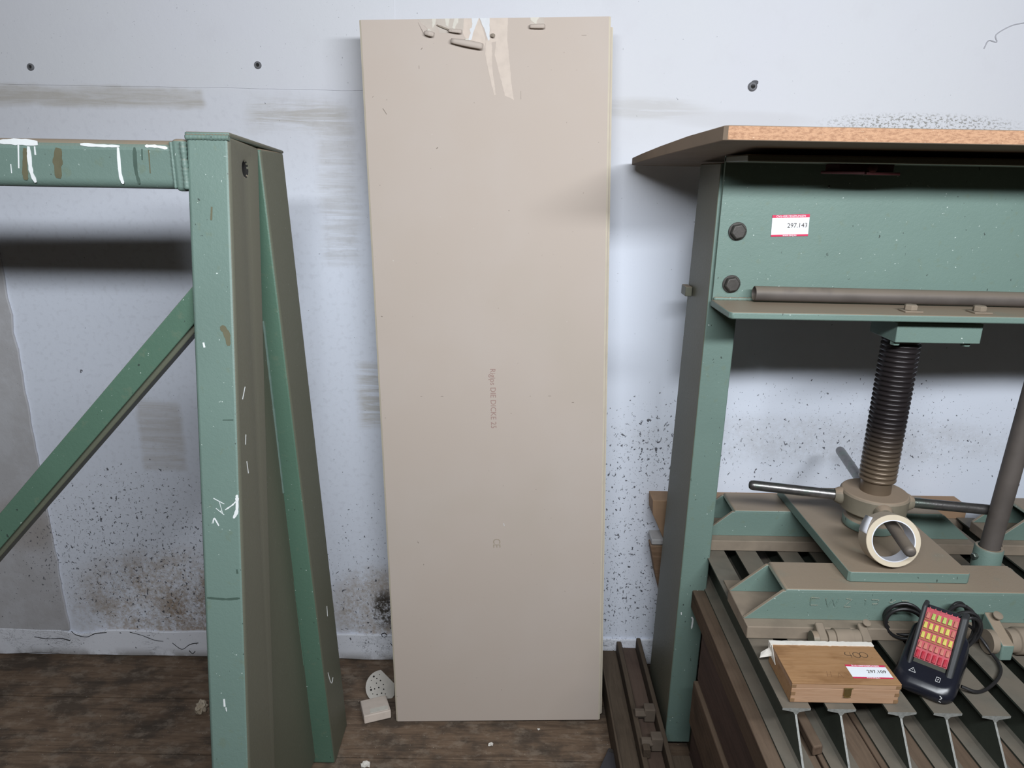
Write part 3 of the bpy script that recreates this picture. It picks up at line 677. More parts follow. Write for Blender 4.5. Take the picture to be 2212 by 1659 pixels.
# weld-bead lettering on the front channel
ST = [[(.6747, .7287), (.6931, .7276)], [(.6747, .7287), (.6745, .7180), (.6755, .7096)], [(.6755, .7096), (.6914, .7095)], [(.7075, .7277), (.7143, .7062)], [(.7143, .7062), (.7229, .7266)], [(.7229, .7266), (.7298, .7086)], [(.7298, .7086), (.7360, .7275)],
      [(.7525, .7274), (.7662, .7254)], [(.7662, .7254), (.7516, .7085)], [(.7508, .7062), (.7654, .7065)], [(.7940, .7256), (.7972, .7266)], [(.7972, .7266), (.7972, .7130)], [(.8097, .7262), (.8256, .7256), (.8247, .7161), (.8128, .7147)], [(.8128, .7149), (.8237, .7149)],
      [(.8494, .7208), (.8546, .7188), (.8637, .7259)], [(.8767, .7244), (.8931, .7241)], [(.8918, .7146), (.892, .7062)], [(.8766, .7143), (.8787, .706)], [(.88, .7053), (.8909, .7055)]]
for s in ST:
    P = [Vector((a, -.7034, b)) for a, b in s]; out = []
    for i in range(len(P) - 1): out += [P[i].lerp(P[i + 1], k / 6) for k in range(6)]
    out.append(P[-1]); bm = BM(); tube(bm, out, .0013, 6, radii=[.0013 + .0003 * math.sin(k * 2.1) for k in range(len(out))])
    build('weld_letter_stroke', bm, GREEN, t, smooth=True, ang=80)
# round post in its socket, right of the plate
bm = BM(); tube(bm, [(1.196, -.5, .70), (1.222, -.5, 1.3265)], .0225, 28); build('guide_rod', bm, PIPEM, t, smooth=True)
bm = BM(); lathe(bm, [(.0235, .655), (.032, .655), (.032, .748), (.030, .752), (.0245, .752)], 36, Matrix.Translation((1.197, -.5, 0)), closed=True); rso = build('rod_socket', bm, GREEN, t, smooth=True, ang=50)
bm = BM(); hexbolt(bm, (1.166, -.505, .728), (-1, -.25, 0), .008, .012, .3); tube(bm, [(1.172, -.503, .728), (1.160, -.506, .728)], .004, 10); build('set_screw', bm, STEEL, rso)

# ------------------------------------------------------------------ grate of I-beams and timber stand
g = thing('beam_grate', 'grate of dusty grey-green steel beams lying front to back under the press plate', 'steel grate', (.9, -.55, .54))
bh, fw = .100, .0275
xs = [.5625, .6495, .7640, .8515, .9420, 1.030, 1.120, 1.210, 1.300, 1.390]
def ibeam(x, y0, y1, z0=.54):
    tf, tw = .0057, .0021; r = .006
    prof = [(-fw, 0), (fw, 0), (fw, tf * .8), (r, tf * 1.6), (tw, tf * 1.6 + r), (tw, bh - tf * 1.6 - r), (r, bh - tf * 1.6), (fw, bh - tf * .8), (fw, bh),
            (-fw, bh), (-fw, bh - tf * .8), (-r, bh - tf * 1.6), (-tw, bh - tf * 1.6 - r), (-tw, tf * 1.6 + r), (-r, tf * 1.6), (-fw, tf * .8)]
    bm = BM(); prism(bm, prof, lambda a, b: (x + a, y0 - (bh - b) * .72 * (1 if b < bh - .02 else 0.0) - 0.0, z0 + b), lambda a, b: (x + a, y1, z0 + b))
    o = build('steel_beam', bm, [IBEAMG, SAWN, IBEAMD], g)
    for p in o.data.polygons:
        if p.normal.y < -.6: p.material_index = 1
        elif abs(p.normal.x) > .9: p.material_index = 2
for i, x in enumerate(xs): ibeam(x, -.945 - .003 * min(i, 5) + .002 * (i % 2), -.12)
bm = BM(); box(bm, .50, 1.45, -.12, -.108, .548, .632); build('end_plate', bm, DUSTY, g, bevel=.001)
bm = BM(); box(bm, .545, .60, -.545, -.500, .6405, .6445); build('weld_plate', bm, DUSTY, g, bevel=.001)

s = thing('timber_stand', 'rough timber stand of bearers and boards carrying the steel grate', 'wooden stand', (.9, -.7, 0))
def tim(name, x0, x1, y0, y1, z0, z1, mat, bev=.003, lab=None):
    bm = BM(); box(bm, x0, x1, y0, y1, z0, z1); o = build(name, bm, mat, s, bevel=bev)
    if lab: o['label'] = lab
    return o
tim('bearer', .503, .608, -1.12, -.10, .485, .5395, TIMBER)
for a, b in ((.612, .722), (.724, .838), (.841, .955), (.958, 1.07), (1.073, 1.19), (1.193, 1.31), (1.313, 1.43)):
    tim('bearer', a, b, -1.12, -.66, .489, .5395, TIMBER)
tim('side_board', .505, .530, -1.10, -.50, .345, .484, DARKWOOD)
tim('side_board', .495, .530, -1.10, -.50, .205, .341, TIMBER, .004)
tim('side_board', .505, .530, -1.10, -.50, .06, .201, DARKWOOD)
tim('front_board', .535, 1.43, -1.10, -1.075, .06, .484, DARKWOOD)
tim('skid', .49, 1.43, -1.10, -1.02, .0, .06, TIMBERX); tim('skid', .49, 1.43, -.58, -.50, .0, .06, TIMBERX)
bm = BM(); prism(bm, [(.437, .672), (1.40, .672), (1.40, .54), (.480, .54), (.4400, .625)], lambda a, b: (a, -.105, b), lambda a, b: (a, -.035, b)); build('rear_bearer', bm, plain('raw_end_timber', (.34, .215, .13), .85, 0, .4, 14, .2).m, s, bevel=.002)
bm = BM(); box(bm, .444, .50, -.104, -.04, .520, .5385); build('packing_piece', bm, plain('grey_packing', (.42, .41, .41), .85, 0, .2, 30, .2).m, s, bevel=.003)
bm = BM(); prism(bm, [(.441, .516), (1.40, .516), (1.40, .10), (.53, .10), (.497, .30), (.462, .42)], lambda a, b: (a, -.104, b), lambda a, b: (a, -.060, b)); build('rear_board', bm, TIMBERX, s, bevel=.003)
tim('rear_leg', .545, .61, -.104, -.02, 0, .098, TIMBERX); tim('rear_leg', 1.2, 1.28, -.104, -.02, 0, .098, TIMBERX)
bm = BM()
hexa(bm, [(.596, -.968, .5470), (.6185, -.962, .5470), (.6195, -.70, .5470), (.596, -.70, .5470)], [(.597, -.964, .566), (.6180, -.959, .566), (.6190, -.70, .566), (.597, -.70, .566)])
o = build('wood_offcut', bm, TIMBER, bevel=.003); tag(o, 'small dusty wooden batten lying between the two leftmost grate beams', 'wood offcut')
for k, (x0, y0, x1, y1, z0, z1) in enumerate([(1.005 - .02, -.78, 1.005 + .02, -.50, .5405, .562)]):
    pass
# bar lump at far right between beams
bm = BM(); tube(bm, catmull([(1.165, -.76, .600), (1.170, -.80, .592), (1.178, -.85, .578), (1.19, -.89, .562)], 5), .010, 10); ico(bm, (1.167, -.775, .600), .014, (1, 1.2, .8), .3, 2, 3)
o = build('hook', bm, DUSTY, smooth=True); tag(o, 'dusty cast hook hanging below the clamp at the right edge', 'hook')

# base channel on the floor at the foot of the leg, with a pocket for the leg
b = thing('floor_channel', 'dusty brown base channel on the floor around the foot of the press leg', 'base channel', (.45, -.4, 0))
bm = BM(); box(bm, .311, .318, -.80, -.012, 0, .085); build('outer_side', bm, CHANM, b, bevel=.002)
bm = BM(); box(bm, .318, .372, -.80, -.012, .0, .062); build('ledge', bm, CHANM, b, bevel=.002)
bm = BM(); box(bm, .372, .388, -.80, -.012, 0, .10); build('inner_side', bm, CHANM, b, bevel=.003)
bm = BM(); box(bm, .388, .438, -.80, -.012, 0, .075); build('bolt_plate', bm, DARKWOOD, b, bevel=.002)
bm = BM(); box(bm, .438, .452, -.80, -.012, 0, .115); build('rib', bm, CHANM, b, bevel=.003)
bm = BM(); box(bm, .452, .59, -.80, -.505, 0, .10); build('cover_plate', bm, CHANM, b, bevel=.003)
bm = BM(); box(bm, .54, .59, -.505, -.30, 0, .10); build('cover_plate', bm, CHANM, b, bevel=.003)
for y in (-.352, -.463):
    bm = BM(); box(bm, .405, .437, y - .017, y + .014, .085, .128); build('bolt_head', bm, DUSTYD, b, bevel=.003)
    bm = BM(); tube(bm, [(.378, y - .006, .108), (.41, y - .006, .108)], .0135, 6); build('bolt_shank', bm, DUSTYD, b, bevel=.002)
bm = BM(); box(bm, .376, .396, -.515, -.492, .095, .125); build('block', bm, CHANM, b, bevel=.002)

# ------------------------------------------------------------------ loose things on and around the press
# chipboard panel on top of the press
c = thing('chipboard_panel', 'brown chipboard panel with raw edge lying on top of the press', 'board', (1.0, -.4, 1.68))
poly = [(.389, -.672), (.362, -.50), (.338, -.33), (.322, -.18), (.314, -.075), (.318, -.050), (.335, -.040), (2.2, -.040), (2.2, -.680), (.397, -.680)]
def bzb(y): return 1.6500 + (-.04 - y) * .0625
bm = BM(); prism(bm, poly, lambda a, q: (a, q, bzb(q)), lambda a, q: (a, q, bzb(q) + .0265 - .010 * max(0, min(1, (q + .5) / .45))))
o = build('panel', bm, [BOARDU, CHIP], c, bevel=.0012, seg=1)
for p in o.data.polygons:
    if p.normal.y < -.9: p.material_index = 1
# red clamp under it
r = thing('red_clamp', 'dark red clamp block hanging in the shadow under the chipboard panel', 'clamp', (.74, -.52, 1.66))
bm = BM(); box(bm, .690, .808, -.500, -.430, 1.640, 1.6565); build('clamp_body', bm, REDM, r, bevel=.002)
bm = BM(); prism(bm, [(.652, -.500), (.742, -.510), (.752, -.43), (.690, -.43)], lambda a, q: (a, q, 1.634), lambda a, q: (a, q, 1.640)); build('jaw_plate', bm, REDM, r, bevel=.001)
bm = BM(); prism(bm, [(.745, -.512), (.822, -.502), (.806, -.43), (.755, -.43)], lambda a, q: (a, q, 1.633), lambda a, q: (a, q, 1.639)); build('jaw_plate', bm, REDM, r, bevel=.001)
bm = BM(); lathe(bm, [(.010, 0), (.010, .012), (.004, .016)], 16, Matrix.Translation((.757, -.500, 1.647)) @ Matrix.Rotation(R(90), 4, 'X')); build('screw_knob', bm, REDM, r, smooth=True)
# pipe on the flange
bm = BM(); seg = []
q = Vector((1, -.012, -.004)).normalized().to_track_quat('Z', 'Y').to_matrix().to_4x4(); q.translation = Vector((.5635, -.428, 1.3635))
prof = [(.0160, 0), (.0172, .001), (.0172, .40), (.0172, 1.2), (.0150, 1.2), (.0150, .003)]
lathe(bm, prof, 32, q, closed=True)
p = build('steel_pipe', bm, PIPEM, smooth=True, ang=50); tag(p, 'long rusty steel pipe lying on the lower flange of the press beam', 'pipe')
# auction stickers
def sticker(M4, w_, h_, num, label, parent_label):
    s_ = thing('number_sticker', label, 'sticker', M4.translation, basis=M4, group='lot stickers')
    bm = BM(); box(bm, -w_ / 2, w_ / 2, -h_ / 2, h_ / 2, 0, .0003); build('backing', bm, LABW, s_, local=True)
    bm = BM(); box(bm, -w_ / 2, w_ / 2, h_ / 2 - h_ * .135, h_ / 2 + .0002, 0, .00045); build('top_band', bm, LABR, s_, local=True)
    bm = BM(); box(bm, -w_ / 2, w_ / 2, -h_ / 2 - .0002, -h_ / 2 + h_ * .085, 0, .00045); build('bottom_band', bm, LABR, s_, local=True)
    text('printed_name', 'ÖVG-VERSTEIGERUNGEN', h_ * .125, LABW, s_, Matrix.Translation((0, h_ * .432, .0006)), sx=.98)['label'] = 'white capitals on the crimson band'
    text('printed_address', 'www.oevg.eu', h_ * .12, LABW, s_, Matrix.Translation((.0, -h_ * .455, .0006)))['label'] = 'small white web address'
    text('printed_number', num, h_ * .30, INK, s_, Matrix.Translation((w_ * .19, -h_ * .01, .0006)), sx=1.0)['label'] = 'black lot number'
M4 = Matrix.Translation((.6400, -.3982, 1.5182)) @ Matrix.Rotation(R(-2.3), 4, 'Y') @ Matrix.Rotation(R(90), 4, 'X')
sticker(M4, .086, .049, '297.143', 'white lot sticker 297.143 with crimson bands on the green beam', '')

# masking tape roll around the front handle bar
ax = Vector((-.10, -.93, .30)).normalized(); q = ax.to_track_quat('Z', 'Y').to_matrix().to_4x4(); q.translation = Vector((.868, -.628, .8365))
tp = thing('tape_roll', 'roll of beige masking tape hung over the front handle bar', 'tape roll', q.translation, basis=q)
ro, ri, hw = .0590, .0475, .024
bm = BM(); lathe(bm, [(ri, -hw), (ro - .001, -hw), (ro, -hw + .001), (ro, hw - .001), (ro - .001, hw), (ri, hw)], 64, None, closed=True)
o = build('tape', bm, [TAPEP, TAPEB], tp, local=True, smooth=True)
for pl_ in o.data.polygons:
    if abs(pl_.normal.z) < .3: pl_.material_index = 1
bm = BM(); lathe(bm, [(ri - .0022, -hw), (ri, -hw), (ri, hw + .0004), (ri - .0022, hw + .0004)], 64, None, closed=True); build('card_core', bm, CORE, tp, local=True, smooth=True)
bm = BM(); an = R(150)
pts = []
for k in range(7):
    a_ = R(168 - k * 6); rr = ro + .0006 + (.006 * (k / 6) ** 2 if k else 0)
    pts.append((a_, rr))
G = [[bm.verts.new((math.cos(a_) * rr, math.sin(a_) * rr, z_)) for z_ in (-hw, hw * (.9 - .25 * (i / 6)))] for i, (a_, rr) in enumerate(pts)]
for i in range(6): bm.faces.new((G[i][0], G[i + 1][0], G[i + 1][1], G[i][1]))
o = build('loose_end', bm, CORE, tp, local=True, smooth=True); o.modifiers.new('th', 'SOLIDIFY').thickness = .0004

# wooden case
k = thing('wooden_case', 'small honey-coloured wooden case with brass clasp lying on the grate', 'wooden case', (.658, -.87, .6405))
X0, X1, Y0, Y1, Z0, ZM, ZT = .5535, .7635, -.931, -.809, .6415, .6745, .6880
bm = BM(); box(bm, X0, X1, Y0, Y1, Z0, ZM); o = build('box_body', bm, [CASEF, CASEW], k, bevel=.0012)
for p in o.data.polygons:
    if p.normal.x < -.9: p.material_index = 1
bm = BM(); box(bm, X0 - .0005, X1 + .001, Y0 - .0005, Y1, ZM + .0006, ZT - .0035); build('lid_frame', bm, CASEF, k, bevel=.0008)
bm = BM(); box(bm, X0 - .0012, X1 + .0012, Y0 - .0012, Y1 + .0005, ZT - .0034, ZT); build('lid_panel', bm, CASEW, k, bevel=.0008)
for sx in (0, 1):
    for z0, z1 in ((.6440, .6510), (.6590, .6660), (.6765, .6830)):
        xa_, xb_ = (X0 - .0004, X0 + .008) if sx == 0 else (X1 - .008, X1 + .0004)
        if z0 > .67: xa_ -= .0004; xb_ += .0012 * sx
        bm = BM(); box(bm, xa_, xb_, Y0 - .0009, Y0 + .001, z0, z1); build('finger_joint', bm, CASEE, k)
bm = BM(); box(bm, .6545, .6690, Y0 - .0035, Y0 - .0004, .6600, .6775); clp = build('clasp', bm, BRASS, k, bevel=.001)
bm = BM(); tube(bm, [(.6555, Y0 - .004, .6590), (.6680, Y0 - .004, .6590)], .0012, 8); tube(bm, [(.654, Y0 - .003, .6780), (.671, Y0 - .003, .6780)], .001, 8); build('clasp_wire', bm, BRASS, clp, smooth=True)
bm = BM(); e = rag_edge(X0 - .004, X1 + .002, 40, .003, 21)
prism(bm, [(x, Y1 + .004 + d) for x, d in e] + [(x, Y1 - .008 + d * .7) for x, d in e[::-1]], lambda a, q_: (a, q_, ZT - .006), lambda a, q_: (a, q_, ZT + .0022)); build('foam_strip', bm, CRUMB, k)['label'] = 'crumbly white strip along the back edge'
bm = BM()
hexa(bm, [(X0 - .0025, Y1 - .040, .664), (X0 - .0015, Y1 - .040, .664), (X0 - .0015, Y1 + .005, .664), (X0 - .0025, Y1 + .005, .664)], [(X0 - .0025, Y1 - .012, ZT + .001), (X0 - .0005, Y1 - .012, ZT + .001), (X0 - .0005, Y1 + .006, ZT + .001), (X0 - .0025, Y1 + .006, ZT + .001)])
hexa(bm, [(X0 - .030, Y1 - .024, .668), (X0 - .002, Y1 - .018, .668), (X0 - .002, Y1, .668), (X0 - .022, Y1 - .01, .668)], [(X0 - .028, Y1 - .023, .6695), (X0 - .002, Y1 - .016, .675), (X0 - .002, Y1, .676), (X0 - .022, Y1 - .008, .6695)])
build('torn_paper', bm, CRUMB, k)
def strokes(S, wd, mat, name, z, par):
    for st in S:
        bm = BM(); ribbon(bm, st, wd, lambda a, q_, h: (a, q_, z + h), .0003); build(name, bm, mat, par)
circ = lambda x, y, rx, ry: [(x + rx * math.cos(R(a)), y + ry * math.sin(R(a))) for a in range(90, 451, 40)]
strokes([[(.6965, -.8365), (.6935, -.8455), (.7065, -.8470)], [(.7050, -.8375), (.7030, -.8555)], circ(.7165, -.8455, .0070, .0080), circ(.7310, -.8450, .0080, .0078), [(.7440, -.8525), (.7452, -.8532)]], .0012, INK, 'handwritten_stroke', ZT, k)
strokes([[(.6330, -.898), (.6290, -.9130)], [(.6290, -.9060), (.6380, -.9060)], [(.6400, -.898), (.6370, -.9135)], [(.6480, -.9160), (.6560, -.9010)], [(.6560, -.9010), (.6590, -.9160)], [(.6515, -.9110), (.6575, -.9110)], [(.6570, -.8960), (.6578, -.8965)], [(.667, -.900), (.672, -.909)]], .0011, INKB, 'faint_stroke', ZT, k)
M4 = Matrix.Translation((.7175, -.8968, ZT + .0002)) @ Matrix.Rotation(R(-.5), 4, 'Z')
sticker(M4, .079, .0395, '297.109', 'white lot sticker 297.109 with crimson bands on the lid of the wooden case', '')

# clamps with rollers on the grate
def clampset(x, lab):
    f = thing('roller_clamp', lab, 'clamp', (x + .06, -.74, .6405), group='dusty roller clamps on the grate')
    z0 = .6415
    def plate(x0, x1, h, ya_, yb_):
        bm = BM(); hexa(bm, [(x0, ya_, z0), (x1, ya_, z0), (x1, yb_, z0), (x0, yb_, z0)], [(x0, ya_, z0 + h - .018), (x1, ya_, z0 + h - .018), (x1, yb_, z0 + h), (x0, yb_, z0 + h)])
        build('side_plate', bm, DUSTY, f, bevel=.003)
    plate(x, x + .019, .050, -.775, -.738); plate(x + .093, x + .113, .050, -.775, -.738)
    q_ = Matrix.Translation((x + .019, -.760, .6655)) @ Matrix.Rotation(R(90), 4, 'Y')
    bm = BM(); lathe(bm, [(.018, 0), (.018, .016), (.0215, .017), (.0215, .054), (.0198, .055), (.0198, .070), (.0150, .074)], 36, q_); build('roller', bm, DUSTY, f, smooth=True, ang=40)
    bm = BM(); lathe(bm, [(.018, -.012), (.018, 0)], 30, Matrix.Translation((x, -.760, .662)) @ Matrix.Rotation(R(90), 4, 'Y')); build('end_boss', bm, OLIVE, f, smooth=True, ang=40)
    bm = BM(); lathe(bm, [(.003, 0), (.003, .006), (.0085, .009), (.0085, .0115), (.005, .013)], 20, Matrix.Translation((x + .1085, -.745, z0 + .047)) @ Matrix.Rotation(R(25), 4, 'X')); build('thumb_screw', bm, DUSTY, f, smooth=True, ang=50)
clampset(.673, 'dusty clamp with roller behind the wooden case, on the grate')
# right-hand clamp is a longer cylinder
f = thing('roller_clamp', 'dusty clamp with thick cylinder at the right edge, behind the charger', 'clamp', (1.15, -.74, .6405), group='dusty roller clamps on the grate')
bm = BM(); hexa(bm, [(1.052, -.795, .6415), (1.078, -.795, .6415), (1.078, -.72, .6415), (1.052, -.72, .6415)], [(1.052, -.795, .679), (1.078, -.795, .679), (1.078, -.72, .712), (1.052, -.72, .712)]); build('side_plate', bm, GREEN, f, bevel=.003)
q_ = Matrix.Translation((1.078, -.765, .671)) @ Matrix.Rotation(R(90), 4, 'Y')
bm = BM(); lathe(bm, [(.0255, 0), (.0255, .018), (.0290, .020), (.0290, .30), (.02, .305)], 40, q_); build('cylinder', bm, DUSTY, f, smooth=True, ang=40)
bm = BM(); lathe(bm, [(.003, 0), (.003, .006), (.010, .009), (.010, .012), (.005, .014)], 20, Matrix.Translation((1.070, -.735, .706)) @ Matrix.Rotation(R(25), 4, 'X')); build('thumb_screw', bm, DUSTY, f, smooth=True, ang=50)
bm = BM(); lathe(bm, [(.0255, -.014), (.0255, 0)], 30, Matrix.Translation((1.052, -.765, .668)) @ Matrix.Rotation(R(90), 4, 'Y')); build('end_boss', bm, DUSTY, f, smooth=True, ang=40)

# battery charger
q = Matrix.Rotation(-.6906, 4, 'Z'); q.translation = Vector((.8939, -.8207, .6420))
ch = thing('battery_charger', 'black battery charger with grid of red and yellow studs, right of the wooden case', 'charger', q.translation, basis=q)
def rrect(hx, hy, r, n=5, cx_=0, cy_=0):
    out = []
    for (sx, sy, a0) in ((1, 1, 0), (-1, 1, 90), (-1, -1, 180), (1, -1, 270)):
        for k_ in range(n + 1):
            a = R(a0 + 90 * k_ / n); out.append((cx_ + sx * (hx - r) + r * math.cos(a), cy_ + sy * (hy - r) + r * math.sin(a)))
    return out
def loft(bm, layers):    # layers: (poly, z or function)
    rings = [[bm.verts.new((a, b, zf(a, b) if callable(zf) else zf)) for a, b in poly] for poly, zf in layers]; n = len(rings[0])
    bm.faces.new(rings[0][::-1]); bm.faces.new(rings[-1])
    for i in range(len(rings) - 1):
        for k_ in range(n): j = (k_ + 1) % n; bm.faces.new((rings[i][k_], rings[i][j], rings[i + 1][j], rings[i + 1][k_]))
tz = lambda a, b: .034 + (b + .105) * .25
bm = BM(); cyb = -.030; loft(bm, [(rrect(.048, .083, .024, 5, 0, cyb), .0), (rrect(.053, .088, .026, 5, 0, cyb), .005), (rrect(.056, .090, .028, 5, 0, cyb), .020), (rrect(.053, .086, .028, 5, 0, cyb), lambda a, b: tz(a, b) - .007), (rrect(.049, .082, .026, 5, 0, cyb), lambda a, b: tz(a, b) + .000), (rrect(.044, .077, .024, 5, 0, cyb), lambda a, b: tz(a, b) + .0015)])
o = build('base_housing', bm, BLACKP, ch, local=True, smooth=True, ang=60)
# sloped tower with side walls
def tower_y(z): return -.0694 + (z - .045) * .7668
P0, P1 = .045, .1335
side = [(tower_y(.038) - .010, .036), (tower_y(P1 + .004) - .006, P1 + .006), (tower_y(P1) + .026, P1 + .003), (.050, .080), (.052, .040)]
for xa_, xb_ in ((-.039, -.030), (.030, .043)):
    bm = BM(); prism(bm, side, lambda b_, z_: (xa_, b_, z_), lambda b_, z_: (xb_, b_, z_)); build('tower_side', bm, BLACKD, ch, local=True, bevel=.004, seg=3)
bm = BM()
prism(bm, [(tower_y(.038) + .003, .036), (tower_y(P1) + .001, P1 - .001), (tower_y(P1) + .022, P1 - .003), (.046, .076), (.048, .040)], lambda b_, z_: (-.031, b_, z_), lambda b_, z_: (.031, b_, z_)); build('tower_core', bm, BLACKP, ch, local=True, bevel=.003)
# stud face: red comb plate, rows of hollow studs
slope = math.atan2(.7668, 1.0); SL = (P1 - P0) / math.cos(slope)
F4 = Matrix.Translation((0, tower_y(P0) - .0005, P0)) @ Matrix.Rotation(R(90) - slope, 4, 'X')   # local: x across, y up the face, z outwards
def flocal(bm, name, mat, par=ch, **kw): bm.transform(F4); return build(name, bm, mat, par, local=True, **kw)

bm = BM(); box(bm, -.0295, .0295, .006, SL, -.001, .0015); comb = flocal(bm, 'comb_plate', REDP)
bm = BM(); box(bm, -.0285, .0285, -.010, .0055, -.001, .0008); flocal(bm, 'clear_strip', plain('murky_green_strip', (.022, .024, .010), .6, 0, .3, 30, .05).m)
ncol = 6; cw = .0117; rh = .0205
for rI in range(5):
    yb = .0070 + rI * rh
    for cI in range(ncol):
        xb = -.0295 + cI * .00985
        mt = [REDP, PINKP, YELP, YELP, YELG][rI]
        if cI == 5 and rI in (3, 4): mt = PINKP
        if cI == 0 and rI == 4: mt = PINKP
        bm = BM(); wd = .0082; ht = .0160 if rI else .0185
        x0_, x1_ = xb + .0008, xb + .0008 + wd
        hexa(bm, [(x0_, yb, 0), (x1_, yb, 0), (x1_, yb + ht, 0), (x0_, yb + ht, 0)], [(x0_ + .0012, yb + .001, .0058), (x1_ - .0012, yb + .001, .0058), (x1_ - .0022, yb + ht - .004, .0030), (x0_ + .0022, yb + ht - .004, .0030)])
        flocal(bm, 'stud', mt, comb, bevel=.0007)
    if rI in (2, 3, 4):
        bm = BM(); box(bm, -.0292, .0292, yb - .0036, yb - .0012, 0, .0040); flocal(bm, 'divider', ORNP, comb)
for cI in range(6):
    bm = BM(); x_ = -.0245 + cI * .0098; prism(bm, [(x_ - .002, SL - .002), (x_ + .002, SL - .002), (x_, SL + .003)], lambda a, b_: (a, b_, 0), lambda a, b_: (a, b_, .003)); flocal(bm, 'comb_tooth', REDP, comb)
# printed symbols on the sloping deck and front
def deck(a, b_, h): return (a, b_, tz(a, b_) + .0018 + h)
def sym(S, wd, nm_):
    for st in S:
        bm = BM(); ribbon(bm, st, wd, deck, .0003); build(nm_, bm, ICON, ch, local=True)
tx, ty = -.024, -.094
sym([[(tx - .006, ty - .005), (tx + .006, ty - .005)], [(tx + .006, ty - .005), (tx, ty + .006)], [(tx, ty + .006), (tx - .006, ty - .005)], [(tx, ty - .001), (tx, ty + .002)]], .0010, 'warning_symbol')
tx, ty = .021, -.094
sym([[(tx - .0035, ty - .006), (tx + .0035, ty - .006)], [(tx + .0035, ty - .006), (tx + .0035, ty + .005)], [(tx + .0035, ty + .005), (tx - .0035, ty + .005)], [(tx - .0035, ty + .005), (tx - .0035, ty - .006)], [(tx - .001, ty - .002), (tx + .001, ty + .001)]], .0010, 'battery_symbol')
for st in ([(.031, .022), (.035, .019), (.032, .014)], [(.031, .010), (.035, .009)]):
    bm = BM(); ribbon(bm, st, .0012, lambda a, b_, h: (a, -.1203 - h, b_), .0003); build('recycling_symbol', bm, ICON, ch, local=True)
# coiled cable: turns around the housing back and a loop out to the right
def cab(pts, r=.0036, n=8, name='cable'):
    bm = BM(); tube(bm, catmull(pts, n), r, 10); return build(name, bm, CABLE, ch, smooth=True)
for i_ in range(5):
    rr = .042 + .005 * (i_ % 3); cxx, cyy = .984 + .004 * (i_ % 2), -.765 + .007 * i_
    cab([(cxx + .030 * math.cos(a_), cyy - .012 * math.sin(a_ + i_), .692 + rr * math.sin(a_)) for a_ in [.7 * i_ + 2 * PI * k_ / 12 for k_ in range(13)]])
for i_ in range(5):
    rr = .031 + .006 * (i_ % 3); cxx, cyy = .879 - .002 * i_, -.715 - .006 * i_
    cab([(cxx + .036 * math.cos(a_), cyy - .010 * math.cos(a_), .690 + rr * math.sin(a_)) for a_ in [2 * PI * k_ / 12 for k_ in range(13)]])
cab([(.990, -.760, .705), (1.012, -.750, .690), (1.032, -.763, .668), (1.041, -.785, .652), (1.040, -.810, .647), (1.028, -.835, .6465), (.998, -.866, .6465), (.958, -.893, .6465), (.932, -.902, .650), (.908, -.895, .656)], .0034)

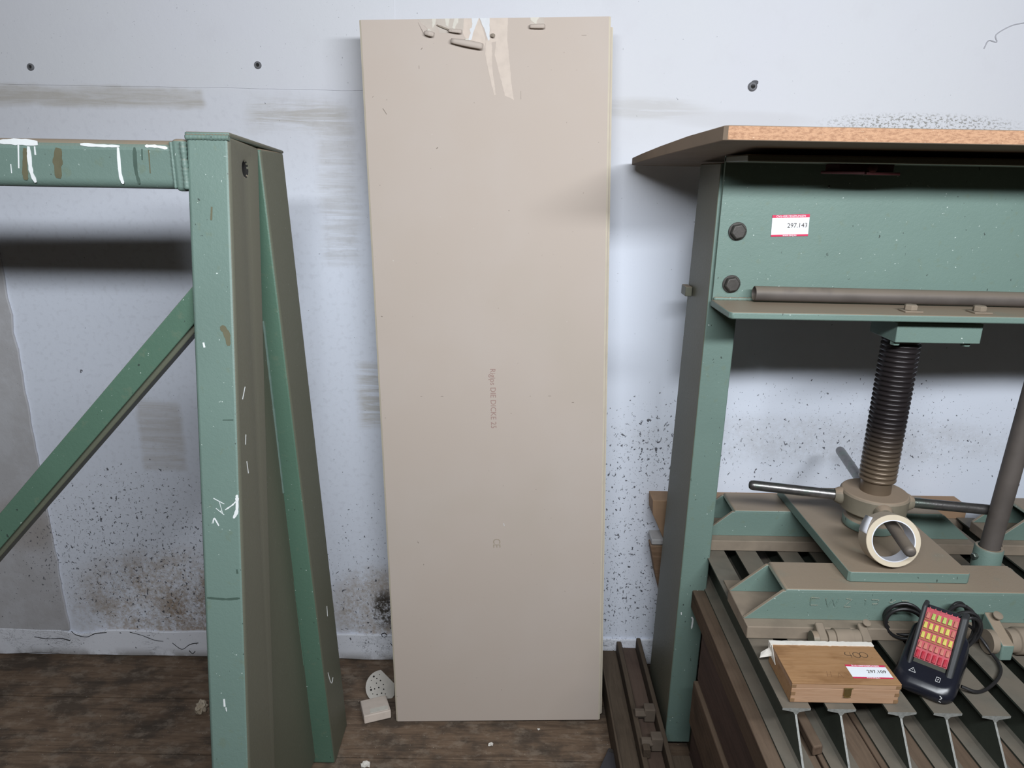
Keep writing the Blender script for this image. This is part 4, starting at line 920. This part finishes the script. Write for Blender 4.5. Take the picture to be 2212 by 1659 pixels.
# ------------------------------------------------------------------ bits on the floor
sd = Matrix.Translation((-.415, -.128, .0)); sd = sd @ Matrix.Rotation(R(58), 4, 'X') @ Matrix.Rotation(R(6), 4, 'Y'); sd.translation = Vector((-.404, -.172, .031))
d = thing('sanding_disc', 'perforated grey sanding disc leaning beside the foot of the plasterboards', 'sanding disc', sd.translation, basis=sd)
bm = BM(); rr = .050
prism(bm, [(rr * math.cos(R(a)), rr * math.sin(R(a))) for a in list(range(95, 331, 9))] + [(.040, .010)], lambda a, b_: (a, b_, 0), lambda a, b_: (a, b_, .0012)); build('disc', bm, DISC, d, local=True)
for (x, y, r_) in [(-.026, .030, .0032), (-.016, .024, .002), (-.008, .036, .0015), (-.033, .018, .0016), (-.034, -.002, .0016), (-.032, -.010, .0034), (-.021, -.007, .0020), (-.008, -.003, .0024), (-.004, .018, .0024), (.006, .006, .002), (.008, -.008, .0022), (-.012, -.024, .002), (.002, -.020, .0024), (-.026, -.022, .0016), (-.016, .010, .0016), (.014, -.022, .0018)]:
    bm = BM(); lathe(bm, [(r_, .0010), (r_, .0016)], 12, Matrix.Translation((x, y, 0))); build('dust_hole', bm, HOLEM, d, local=True)
ob = Matrix.Rotation(R(20), 4, 'Z') @ Matrix.Rotation(R(-8), 4, 'X'); ob.translation = Vector((-.406, -.262, .006))
d = thing('plasterboard_offcut', 'small cream plasterboard offcut on the floorboards beside the stack', 'plasterboard offcut', ob.translation, basis=ob)
bm = BM(); box(bm, -.041, .041, -.043, .043, 0, .027); o = build('core', bm, [PEEL, GYPCREAM], d, local=True, bevel=.003)
bm = BM(); e = rag_edge(-.018, .035, 16, .004, 31); prism(bm, [(x, -.014 + dd) for x, dd in e] + [(.035, -.036), (-.020, -.036)], lambda a, b_: (a, b_, .0268), lambda a, b_: (a, b_, .0278)); build('torn_face', bm, GYPCREAM, d, local=True)
bm = BM(); ico(bm, (0, 0, .018), .021, (.75, 1.0, .85), .7, 3, 2); bm.transform(Matrix.Translation((-.948, -.262, 0))); o = build('foam_lump', bm, FOAM, smooth=True); tag(o, 'yellowed foam lump on the floorboards beside the trestle leg', 'foam lump')
for i_, (x, y, r_, lab) in enumerate([(-.0443, -.377, .007, 'white plaster crumb on the floorboard in front of the plasterboards'), (-.397, -.462, .012, 'plaster crumb at the bottom edge of the photo, near the rear trestle leg'), (.10, -.312, .004, 'tiny plaster crumb at the foot of the front plasterboard')]):
    bm = BM(); ico(bm, (x, y, r_ * .55), r_, (1.1, .8, .6), .8, 2, i_ + 5); o = build('plaster_crumb', bm, CRUMB); tag(o, lab, 'plaster crumb', 'plaster crumbs on the floor')
bb = Matrix.Rotation(R(-25), 4, 'Z'); bb.translation = Vector((.300, -.462, .0005))
d = thing('dark_block', 'dark grey block lying on the floorboards left of the base channel', 'block', bb.translation, basis=bb)
bm = BM(); box(bm, -.024, .020, -.055, .050, 0, .028); build('body', bm, plain('dark_grey_rubber', (.045, .042, .048), .7, 0, .3, 30, .2).m, d, local=True, bevel=.003)
bm = BM(); box(bm, -.018, .014, .035, .046, .028, .0295); build('end_strip', bm, BOLTM, d, local=True)
